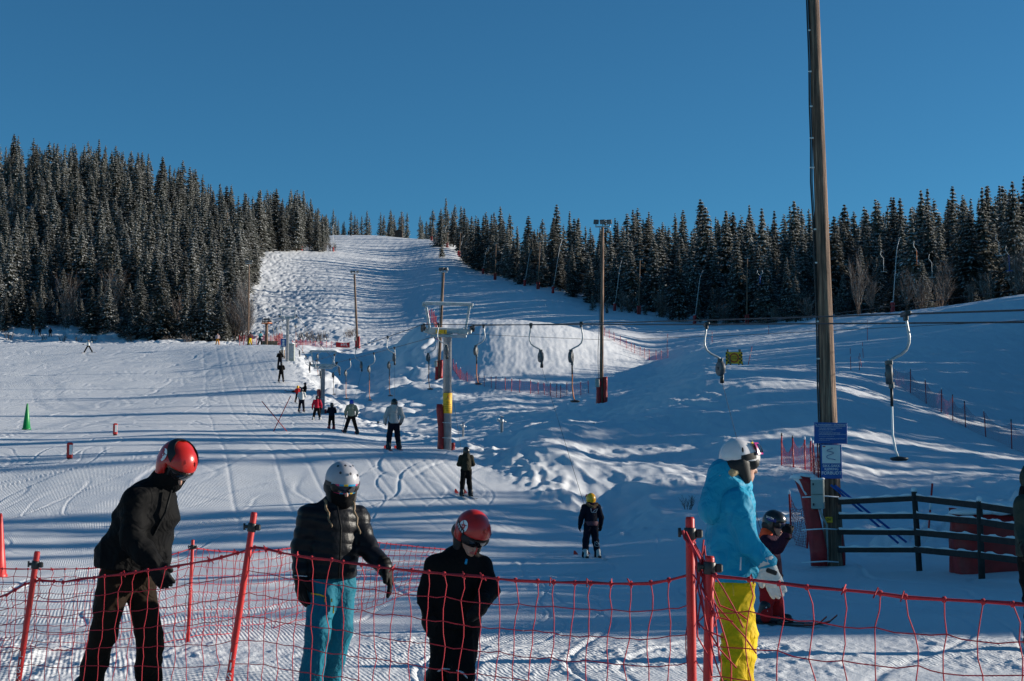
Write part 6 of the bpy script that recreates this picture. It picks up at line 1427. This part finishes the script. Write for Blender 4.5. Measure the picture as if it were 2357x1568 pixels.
# ---- riders and skiers farther off: a standing figure from a few pose numbers
def stand(u, Y, h, f, spread=.14, lean=0.0, arms='down', split=0.0, side=0.0, bend=0.0):
    k = h / 1.75; g = G(u, Y); f = Vector(f); f.z = 0; f.normalize(); up = Vector((0, 0, 1)); r = f.cross(up)
    def q(ff, rr, uu): return g + (f * ff + r * rr + up * uu) * k
    J = dict(pelvis=q(-.04 * bend, 0, .92 - .06 * bend), chest=q(lean * .6, side, 1.27 - .06 * bend), neck=q(lean, side, 1.46 - .06 * bend), head=q(lean * 1.15 + .02, side, 1.62 - .06 * bend))
    for s, sg in (('R', 1), ('L', -1)):
        J['sh' + s] = q(lean * .95, side + sg * .19, 1.42 - .06 * bend); J['hip' + s] = q(-.04 * bend, sg * .09, .90 - .06 * bend); J['kn' + s] = q(.05 + .10 * bend + split * sg, sg * (.09 + spread * .5), .49); J['an' + s] = q(-.02 + split * 1.6 * sg, sg * (.08 + spread), .11)
        if arms == 'down': J['el' + s] = q(lean * .7 - .02, side + sg * .29, 1.14); J['wr' + s] = q(lean * .5 + .06, side + sg * .30, .92)
        elif arms == 'front': J['el' + s] = q(lean * .7 + .05, side + sg * .27, 1.16); J['wr' + s] = q(lean + .24, side + sg * .10, 1.12)
        elif arms == 'wide': J['el' + s] = q(.05, side + sg * .40, 1.26 + (.16 if s == 'L' else -.08)); J['wr' + s] = q(.1, side + sg * (.58 if s == 'R' else .34), 1.12 if s == 'R' else 1.5)
        elif arms == 'poles': J['el' + s] = q(lean * .7 - .03, side + sg * .30, 1.14); J['wr' + s] = q(lean * .5 + .16, side + sg * .28, .98)
    for s in 'RL':
        d = (J['wr' + s] - J['el' + s]).normalized(); J['ti' + s] = J['wr' + s] + d * .17 * k
    for s in 'RL':
        a = J['an' + s]; a.z = float(H(a.x, a.y)) + .11 * k
    return J, k
UPF = (-.22, .975, 0)
def rider(u, Y, h, label, jac, tro, helm, f=UPF, vox=None, **kw):
    pose = {q: kw.pop(q) for q in ('spread', 'lean', 'arms', 'split', 'side', 'bend') if q in kw}
    if f is UPF: pose.setdefault('lean', -.07); pose.setdefault('bend', .35)
    J, k = stand(u, Y, h, f, **pose); Jw = {q: v.copy() for q, v in J.items()}
    v = vox or (.015 if Y < 40 else .019 if Y < 60 else .026 if Y < 90 else .034)
    s = dict(label=label, f=f, k=k, hk=max(k, .86), jac=jac, tro=tro, helm=helm, vox=v, seed=int(u), ski=1.6, buff=None, wr=.012); s.update(kw)
    if helm is None: s.pop('helm')
    build_person(J, s); return Jw, s
def waist(Jw): return Jw['pelvis'] + Vector((0, 0, .08))
RIDE = []
Jw, s = rider(1361, 29.3, 1.30, 'child in yellow helmet and fur trimmed dark jacket riding the tow', CNAVY, CNAVY, HYEL, fur=True, hood=CPLUM, band={'lower_panel': (-.14, .12, mat('mauve_panel', (.10, .035, .05), .7))}, skim=SKIM, boot=BOOTW, spread=.10, f=(-.28, .96, 0), gog=dict(frame=PURP, on_brow=True, strap_el=None), vox=.0125)
c_ = (Jw['chest'] - s['_root']) - Vector(s['f']).normalized() * .17; b = MB(); e0 = c_ + Vector((0, 0, .04))
b.tube([e0 + Vector((-.06, 0, .05)), e0 + Vector((-.05, 0, -.03)), e0 + Vector((.04, 0, -.035)), e0 + Vector((.08, .01, .045)), e0 + Vector((.02, 0, .01)), e0 + Vector((-.02, 0, -.03))], .006, 5); b.build('back_logo', SILV, s['_jac'])
c_ = (Jw['knR'] - s['_root']) - Vector(s['f']).normalized() * .085 - Vector((0, 0, .06)); b = MB(); b.tube([c_ + Vector(p) for p in ((-.04, 0, .05), (-.04, 0, -.04), (.03, 0, -.05), (.05, 0, .01), (.0, 0, .05), (-.04, 0, .05), (.0, 0, 0), (.05, 0, .01))], .005, 5); b.build('knee_logo', SILV, s['_tro'])
RIDE.append((1230, waist(Jw), s)); F1w = Jw
Jw, s = rider(1073, 40.4, 1.37, 'youngster in dark olive and black with goggles strapped behind, riding the tow', COLIVE, CB, HBLK, hood=COLIVE, arms='front', spread=.08, f=(-.30, .95, 0), skim=SKIM); G1w = Jw
shell_patch(s['_hc'], s['hk'], (140, 220), (2, 24), 1.05, (10, 3)).build('goggle_strap', LENS, s['_he'])
Jw, s = rider(906, 50.2, 1.80, 'adult in pale grey jacket and black trousers on the tow beside the nearest pylon', CGREY, CNAVY, HBLK, hood=CGREY, spread=.10, skim=SKIR, arms='poles'); W1w = Jw
Jw2, s2 = rider(808, 69.5, 1.66, 'adult in sage green jacket and blue helmet on the tow with ski poles', CSAGE, CB, HBLUE, hood=CSAGE, spread=.24, arms='poles', buff=CFUR, band={'shoulder_yoke': (.62, 1.1, mat('pale_sage', (.32, .34, .30), .7))}); S1w = Jw2
Jw3, s3 = rider(763, 72.5, 1.36, 'child all in black with red ski boots on the tow', CNAVY, CB, HBLK, spread=.08, boot=BOOTR, arms='front')
Jw4, s4 = rider(729, 85, 1.52, 'rider in crimson jacket standing by the second pylon', CRED, CB, HBLK, spread=.16, boot=BOOTW)
Jw5, s5 = rider(694, 100, 1.66, 'rider in white jacket with dark back stripe on the tow', CWHITE, CNAVY, HBLK, spread=.10, band={'back_stripe': (.70, .78, CNAVY)}, arms='front')
Jw6, s6 = rider(685, 110, 1.30, 'small rider in red jacket and yellow helmet on the tow', CSCAR, CB, HYEL, arms='front')
Jw7, s7 = rider(647, 127, 1.76, 'lower of two riders all in black near the top of the tow', CB, CB, HBLK, arms='front', spread=.12)
Jw8, s8 = rider(644, 139, 1.76, 'upper of two riders all in black near the top of the tow', CB, CNAVY, HBLK, arms='front', spread=.1)
Jw9, s9 = rider(651, 150, 1.72, 'rider in cream jacket and beige trousers highest on the tow', CWHITE, CBEIGE, HBLK, arms='front', spread=.08)
# sitting rider who has fallen beside the tow
def sitter(u, Y, label):
    g = G(u, Y, -.02); L = Vector((-1, .1, 0)); N = Vector((0, 1, 0)); up = Vector((0, 0, 1))
    def q(a, n, z): return g + L * a + N * n + up * z
    J = dict(pelvis=q(0, 0, .14), chest=q(-.10, 0, .46), neck=q(-.10, 0, .66), head=q(-.06, 0, .82), shR=q(-.10, .18, .62), shL=q(-.1, -.18, .62), elR=q(.10, .26, .42), elL=q(.12, -.24, .44), wrR=q(.28, .12, .52), wrL=q(.30, -.10, .52), tiR=q(.40, .08, .60), tiL=q(.42, -.06, .60), hipR=q(.02, .09, .13), hipL=q(.02, -.09, .13), knR=q(.42, .14, .36), knL=q(.44, -.12, .30), anR=q(.84, .16, .14), anL=q(.88, -.12, .14))
    build_person(J, dict(label=label, f=L, k=.95, hk=.95, jac=CB, tro=CB, helm=HBLK, vox=.03, seed=5, sf=L, ski=1.5, skim=SKIK, hem=.03))
sitter(700, 118.5, 'person in black sitting fallen in the snow beside the tow with skis on')
# people at the crest, on the field and far up
rider(571, 186, 1.15, 'small child in dark clothes beside the adult in yellow trousers at the crest', CB, CB, HBLK, f=(.9, -.3, 0), ski=0)
rider(576, 184, 1.76, 'adult in burgundy jacket and yellow trousers walking on the crest', CBURG, CYEL, HBLK, f=(-.8, .5, 0), ski=0)
Jt, st = rider(598, 181, 1.76, 'adult in turquoise jacket shovelling snow on the crest', CTURQ, CB, HBLK, f=(.8, -.5, 0), ski=0, spread=.25, arms='front', lean=.1)
rider(500.5, 196, 1.60, 'person in pale top and orange trousers standing before the left wood', CPINK, CORNG, None, f=(.2, -1, 0), ski=0)
rider(203, 177, 1.62, 'skier in white top and black trousers with legs wide on the left field', CWHITE, CB, HBLK, f=(.35, -.93, 0), spread=.42, arms='wide', vox=.03, skiyaw=-24)
rider(76, 232, 1.62, 'tallest of three dark clad walkers on the bank below the left wood', COLIVE, CB, HBLK, f=(0, 1, 0), ski=0)
rider(91, 231, 1.36, 'smallest of three dark clad walkers, in the middle on the left bank', CNAVY, CB, HBLK, f=(.1, 1, 0), ski=0)
rider(115.5, 230, 1.48, 'walker with a red headband, rightmost of three on the left bank', CB, CB, mat('red_hat', (.4, .03, .03), .8), f=(-.1, 1, 0), ski=0)
rider(808, 545, 1.75, 'dark skier descending just below the skyline of the piste', CNAVY, CB, HBLK, f=(-.5, -.8, 0), vox=.05, lean=.2, split=.1)
rider(802, 575, 1.7, 'skier with yellow helmet on the skyline, left of a pair', CNAVY, CNAVY, HYEL, f=(0, -1, 0), vox=.05)
rider(817, 578, 1.7, 'skier in red brown clothes on the skyline, right of a pair', CBURG, CB, HBLK, f=(0, -1, 0), vox=.05)
rider(745, 566, 1.7, 'skier in white and black at the left end of the skyline', CWHITE, CB, HBLK, f=(0, -1, 0), vox=.05)
# the adult cut by the right frame edge
J = ground_feet(PJ(13.0, head=(2378, 1112, 0), neck=(2378, 1146, 0), chest=(2378, 1180, 0), shR=(2408, 1160, .05), shL=(2356, 1162, -.05), elR=(2412, 1225, 0), elL=(2354, 1218, -.06), wrR=(2400, 1270, -.2), wrL=(2360, 1256, -.2), pelvis=(2384, 1290, 0), hemc=(2384, 1268, 0), hipR=(2400, 1300, 0), hipL=(2372, 1300, 0), knR=(2404, 1390, -.02), knL=(2380, 1390, -.02), anR=(2404, 1480, 0), anL=(2382, 1480, 0)))
sp = dict(label='adult in dull green jacket and dark cap cut off by the right frame edge', f=(.25, -.95, 0), k=.98, hk=.95, jac=CGRN, tro=CB, buff=CB, vox=.016, seed=77, hood=CB)
Kp = build_person(J, sp); b = Blob(.02); hf = sp['_hf']; b.cone(hf(-.02, 0, .05), hf(.01, 0, .05), .105, .10); b.cone(hf(-.01, 0, .10), hf(-.01, 0, .02), .09, .105); link_mesh('cap', b.mesh('cap', CGRN, .012), sp['_t'])
b = Blob(.03); b.cone(hf(0, 0, -.04), J['neck'], .095, .11); link_mesh('scarf', b.mesh('scarf', CB, .014), sp['_t'])
# ski poles and the shovel are held, so they stay things of their own
def ski_pole(top, tip, label):
    o = thing('ski_pole', label, 'ski pole', top, 0, 'ski poles'); v = Vector(tip) - Vector(top)
    b = MB(); b.tube([(0, 0, 0), v], .011, 6); b.build('shaft', SILV, o); b = MB(); b.tube([-v.normalized() * .03, v.normalized() * .12], .018, 7); b.build('grip', BOOTB, o)
    b = MB(); b.tube([v * .93 - v.normalized() * .01, v * .93 + v.normalized() * .01], .045, 8); b.build('basket', BOOTB, o)
r_ = Vector(UPF).cross(Vector((0, 0, 1))).normalized(); f_ = Vector(UPF).normalized()
ski_pole(S1w['tiL'], S1w['tiL'] + Vector((-.12, -.55, -.75)), 'ski pole trailing from the left hand of the sage green rider')
ski_pole(S1w['tiL'] + Vector((.03, .02, 0)), S1w['tiL'] + Vector((.13, .1, -.95)), 'upright ski pole in the left hand of the sage green rider')
ski_pole(W1w['tiL'] + Vector((.25, .03, -.02)), W1w['tiL'] + Vector((-.22, -.75, .06)), 'ski pole held level by the adult in the pale grey jacket')
o = thing('shovel', 'snow shovel held by the adult in turquoise', 'shovel', Jt['tiR']); b = MB(); b.tube([(-.1, 0, .1), (.7, -.3, -.55)], .02, 6); b.build('handle', M_PLY, o); b = MB(); b.box((.85, -.36, -.68), (.35, .3, .04), rot=Matrix.Rotation(R(35), 3, 'Y')); b.build('blade', M_DARKST, o)

# ------------------------------------------------------------------ hangers, now that the riders stand
def hip_of(J): return J['pelvis'] + Vector((.05, -.1, .15))
SEG01, SEG12, SEG23, SEG34 = 0, 1, 2, 3
hanger(DNL, 2085, 'nearest platter hanger, big reel and pale stick, right of the wooden pole', -1, 1.05, stick='white', seg=0)
hanger(DNL, 1335, 'orange stick platter hanger just left of the mid picture floodlight pole', -1, .98, seg=0)
hanger(DNL, 1112, 'orange stick platter hanger just right of the nearest pylon', -1, .95, seg=0)
hanger(UPL, 1632, 'hanger with retracted reel in front of the yellow closed sign', 1, 0, rope_to=P(1752, 1225, 22.5), seg=0)
hanger(UPL, 1224, 'hanger whose rope runs to the child in the yellow helmet', 1, 0, rope_to=F1w['pelvis'] + Vector((-.12, -.05, .35)), seg=0)
hanger(UPL, 1010, 'hanger in front of the nearest pylon, roped to the youngster in olive', 1, 0, rope_to=G1w['pelvis'] + Vector((-.12, 0, .42)), seg=0)
hanger(DNL, 1001, 'orange stick platter hanger just left of the nearest pylon', -1, 1.1, seg=1)
hanger(UPL, 893, 'hanger whose rope drops to the adult in pale grey', 1, 0, rope_to=W1w['pelvis'] + Vector((0, .2, .6)), seg=1)
hanger(DNL, 908, 'red stick platter hanger below the hanger of the pale grey rider', -1, 1.3, seg=1)
hanger(UPL, 820, 'retracted hanger over the sage green rider', 1, 0, rope_to=S1w['pelvis'] + Vector((0, .2, .4)), seg=1)
hanger(DNL, 861, 'platter hanger above the blue helmet of the sage green rider, to its right', -1, 1.5, seg=1)
hanger(DNL, 806, 'platter hanger second to the right of the second pylon', -1, 1.4, seg=1)
hanger(UPL, 770, 'retracted hanger touching the right sheaves of the second pylon', 1, 0, rope_to=Jw3['pelvis'] + Vector((0, .2, .4)), seg=1)
hanger(DNL, 776, 'platter hanger closest on the right of the second pylon', -1, 1.1, seg=1)
hanger(UPL, 728, 'retracted hanger before the second pylon over the crimson rider', 1, 0, rope_to=Jw4['pelvis'] + Vector((0, .2, .4)), seg=1)
hanger(UPL, 704, 'lower retracted hanger left of the second pylon', 1, 0, seg=2)
hanger(UPL, 682, 'upper retracted hanger between the second and farthest pylons', 1, 0, seg=2)
hanger(DNL, 739, 'red stick platter hanger above the second pylon', -1, 1.3, seg=2)
hanger(DNL, 703, 'platter hanger over the red net between the pylons', -1, 1.4, seg=2)
hanger(DNL, 687, 'platter hanger right of the farthest pylon', -1, 1.4, seg=2)
for u, lab in ((652, 'first small platter hanger left of the farthest pylon'), (643, 'second small platter hanger left of the farthest pylon'), (634, 'small platter hanger nearest the orange return wheel')):
    hanger(DNL, u, lab, -1, 1.3, seg=3)
# ------------------------------------------------------------------ the nets in the foreground
def post(t, g, top, r, clipv=None, letters=False, lsize=.05, ldir=1, lstart=.2):
    b = MB(); d = (top - g); b.tube([g - d.normalized() * .25, g.lerp(top, .5), top - d.normalized() * .008, top], [r, r, r, r * .85], 20); p = b.build('post', M_RED, t)
    b = MB(); b.tube([top - d.normalized() * .014, top + d.normalized() * .002], [r * .93, r * .80], 20); b.build('end_cap', mat('worn_red_end', (.30, .02, .02), .6), p)
    if clipv is not None:
        c = g.lerp(top, clipv); dn = d.normalized(); sc = r / .016
        b = MB(); b.tube([c - dn * .021 * sc, c - dn * .018 * sc, c + dn * .018 * sc, c + dn * .021 * sc], [r * 1.18, r * 1.32, r * 1.32, r * 1.18], 18)
        b.box(c + Vector((r * 1.9, -.005, 0)), (r * 1.6, r * 1.1, .03 * sc), bev=.005); b.box(c + Vector((-r * 1.75, .0, .004)), (r * 1.2, r * .7, .016 * sc), bev=.003); b.tube([c + Vector((-r * 2.3, 0, -.012 * sc)), c + Vector((-r * 2.3, 0, .02 * sc))], r * .34, 7)
        b.tube([c + Vector((r * 2.0, -r * .75, 0)), c + Vector((r * 2.0, -r * .55, 0))], r * .42, 10); cl = b.build('net_clip', M_BLACK, p)
        b = MB(); b.tube([c + Vector((r * 2.0, -r * .80, 0)), c + Vector((r * 2.0, -r * .72, 0))], r * .2, 10); b.build('bolt', M_STEEL, cl)
    if letters:
        dn = d.normalized(); x = Vector((1, 0, 0)); x = (x - dn * x.dot(dn)).normalized(); c = g.lerp(top, lstart)
        o = text_part('L\nI\nS\nK\nI', lsize, c, x, dn, M_WHITE, p, line=.95); n = x.cross(dn)
        for vv in o.data.vertices:                      # wrap the letters round the pole
            q = vv.co - c; a = q.dot(x); al = q.dot(dn); h = q.dot(n); vv.co = c + dn * al + x * (r + .0012) * math.sin(a / r) + n * ((r + .0012) * math.cos(a / r) + (h - .003))
    return p
rn = random.Random(9)
def cord(b, pts, r, n=4): b.tube(pts, r, n, False)
def lattice(b, top, bot, cols, rows, r, jit, knots=True, edge=2.4):
    """net between a top line and a bottom line; top and bot are functions of s in 0..1"""
    L = [[None] * (rows + 1) for _ in range(cols + 1)]
    for i in range(cols + 1):
        s = i / cols; T, Bt = top(s), bot(s)
        for j in range(rows + 1):
            q = j / rows; k = 0 if j == 0 else 1
            wob = math.sin(i * .55 + j * 1.1) * .25 + math.sin(i * .17 + j * .5) * .6
            L[i][j] = T.lerp(Bt, q) + Vector((rn.uniform(-1, 1) * jit + jit * .9 * wob * min(q * 3, 1), rn.uniform(-1, 1) * jit * .8, rn.uniform(-1, 1) * jit * .55 * k))
    for i in range(cols + 1):
        pts = []
        for j in range(rows):
            a, c = L[i][j], L[i][j + 1]; pts.append(a)
            bow = Vector((rn.uniform(-1, 1) * jit * (.9 if j == 0 else .45), rn.uniform(-1, 1) * jit * .3, 0)); pts.append(a.lerp(c, .5) + bow)
        pts.append(L[i][rows]); cord(b, pts, r)
    for j in range(1, rows + 1):
        pts = []
        for i in range(cols):
            a, c = L[i][j], L[i + 1][j]; pts.append(a); pts.append(a.lerp(c, .5) + Vector((0, 0, -rn.uniform(0, jit * .5))))
        pts.append(L[cols][j]); cord(b, pts, r * (1.0 if j < rows else 1.5))
    pts = [L[i][0] for i in range(cols + 1)]; cord(b, pts, r * edge, 6); cord(b, [p + Vector((0, .004, -.006 * math.sin(i))) for i, p in enumerate(pts)], r * edge * .7, 5)
    if knots:
        for i in range(cols + 1):
            c = L[i][0]; b.lathe([(.001, -.011), (.010, -.006), (.011, .004), (.001, .011)], c, 6, True, Matrix.Rotation(R(90), 3, 'Y'))
            if rn.random() < .3: cord(b, [c, c + Vector((rn.uniform(-.02, .02), -.01, .02)), c + Vector((rn.uniform(-.03, .03), -.015, -.015))], r * 1.3)
            for j in range(1, rows + 1): b.lathe([(.0005, -r * 1.9), (r * 1.9, 0), (.0005, r * 1.9)], L[i][j], 5)
def poly_fn(pts):
    """pts: (u, v, Y) along the net; evenly by world length"""
    W = [P(*p) for p in pts]; d = [0]
    for a, c in zip(W, W[1:]): d.append(d[-1] + (c - a).length)
    tot = d[-1]
    def f(s):
        x = s * tot
        for i in range(len(W) - 1):
            if x <= d[i + 1] or i == len(W) - 2:
                return W[i].lerp(W[i + 1], min(max((x - d[i]) / max(d[i + 1] - d[i], 1e-6), 0), 1))
    return f, tot
def Yn(u): return np.interp(u, [-250, 85, 570, 1590, 1635, 2600], [8.9, 8.0, 7.2, 5.45, 5.35, 4.55])
t = thing('safety_net', 'near red safety net across the foreground with leaning red posts', 'safety net', G(700, 6.8), 0, 'red safety nets on posts'); r0 = t.location.copy()
tl = [(-240, 1408), (-60, 1388), (20, 1369), (82, 1334), (144, 1341), (217, 1330), (328, 1315), (420, 1302), (507, 1284), (566, 1268), (590, 1256), (622, 1267), (697, 1281), (776, 1291), (855, 1304), (980, 1316), (1062, 1325), (1125, 1330), (1171, 1335), (1290, 1341), (1400, 1344), (1496, 1342), (1575, 1331), (1588, 1322)]
f1, L1 = poly_fn([(u, v, Yn(u)) for u, v in tl])
bt_ = lambda s: (lambda p: Vector((p.x - .05, p.y + .03, .04)))(f1(s))
b = MB(); b.v = []
lattice(b, lambda s: f1(s) - r0, lambda s: bt_(s) - r0, int(L1 / .104), 10, .0021, .012)
tr = [(1592, 1250), (1606, 1285), (1620, 1318), (1647, 1326), (1680, 1330), (1752, 1338), (1823, 1349), (1895, 1354), (2000, 1364), (2130, 1377), (2260, 1386), (2357, 1392), (2600, 1412)]
f2, L2 = poly_fn([(u, v, Yn(u) - (.06 if u > 1640 else 0)) for u, v in tr])
lattice(b, lambda s: f2(s) - r0, lambda s: (lambda p: Vector((p.x + .02, p.y + .03, .04)))(f2(s)) - r0, int(L2 / .118), 9, .0022, .018)
# loose tangle hanging between and right of the two posts
for i in range(13):
    a = P(1600 + rn.uniform(-8, 26), 1235 + rn.uniform(0, 90), 5.36); c = P(1640 + rn.uniform(-30, 120), 1440 + rn.uniform(-40, 180), 5.28); m_ = a.lerp(c, .5) + Vector((rn.uniform(-.05, .03), -.02, rn.uniform(-.10, 0)))
    cord(b, [a - r0, a.lerp(m_, .5) + Vector((rn.uniform(-.02, .02), 0, 0)) - r0, m_ - r0, m_.lerp(c, .5) + Vector((rn.uniform(-.02, .02), 0, 0)) - r0, c - r0], .0030)
cord(b, [P(1572, 1222, 5.42) - r0, P(1576, 1240, 5.40) - r0, P(1596, 1262, 5.38) - r0, P(1604, 1300, 5.36) - r0, P(1618, 1330, 5.34) - r0], .0055, 5); cord(b, [P(1578, 1225, 5.42) - r0, P(1590, 1250, 5.38) - r0, P(1612, 1290, 5.36) - r0, P(1622, 1310, 5.34) - r0], .005, 5)
b.build('net', M_NET, t)
def npost(ut, vt, ub, vb, Y, r, clip, **kw):
    top = P(ut, vt, Y) - r0; b_ = P(ub, vb, Y) - r0; k = (0.0 - r0.z - top.z) / (b_.z - top.z); g = top.lerp(b_, k); return post(t, g, top, r, clip, **kw)
npost(585, 1180, 527, 1568, 7.2, .0165, .945, letters=True, lsize=.052, lstart=.40)
npost(86, 1270, 42, 1568, 8.0, .0165, .935, letters=True, lsize=.045, lstart=.42)
npost(1588, 1191, 1593, 1568, 5.45, .0175, .955, letters=True, lsize=.052, lstart=.37)
npost(1634, 1281, 1629, 1568, 5.33, .0175, .965, letters=True, lsize=.052, lstart=.16)
# second net behind the people
t = thing('safety_net', 'second red net behind the standing people with one thin post', 'safety net', G(443, 13.5), 0, 'red safety nets on posts'); r0 = t.location.copy()
tl = [(-200, 1312, 12.6), (0, 1309, 12.8), (120, 1311, 12.9), (217, 1308, 13.0), (373, 1285, 13.3), (443, 1262, 13.5), (500, 1268, 13.9), (565, 1273, 14.3), (640, 1266, 14.8), (672, 1261, 15.1), (851, 1247, 16.4), (915, 1254, 16.9), (1003, 1263, 17.5), (1052, 1268, 17.8)]
f1, L1 = poly_fn(tl)
def bot2(s):
    p = f1(s); lift = .02 + .16 * max(0, min(1, (p.x + 1.9) / .8)); return Vector((p.x - .12 * s, p.y, float(H(p.x, p.y)) + lift + .03 * math.sin(s * 22)))
b = MB(); lattice(b, lambda s: f1(s) - r0, lambda s: bot2(s) - r0, int(L1 / .105), 10, .0028, .014, True, 1.6); b.build('net', M_NET, t)
post(t, G(432, 13.5) - r0, P(444, 1243, 13.5) - r0, .016, .93, letters=True, lsize=.05, lstart=.55)
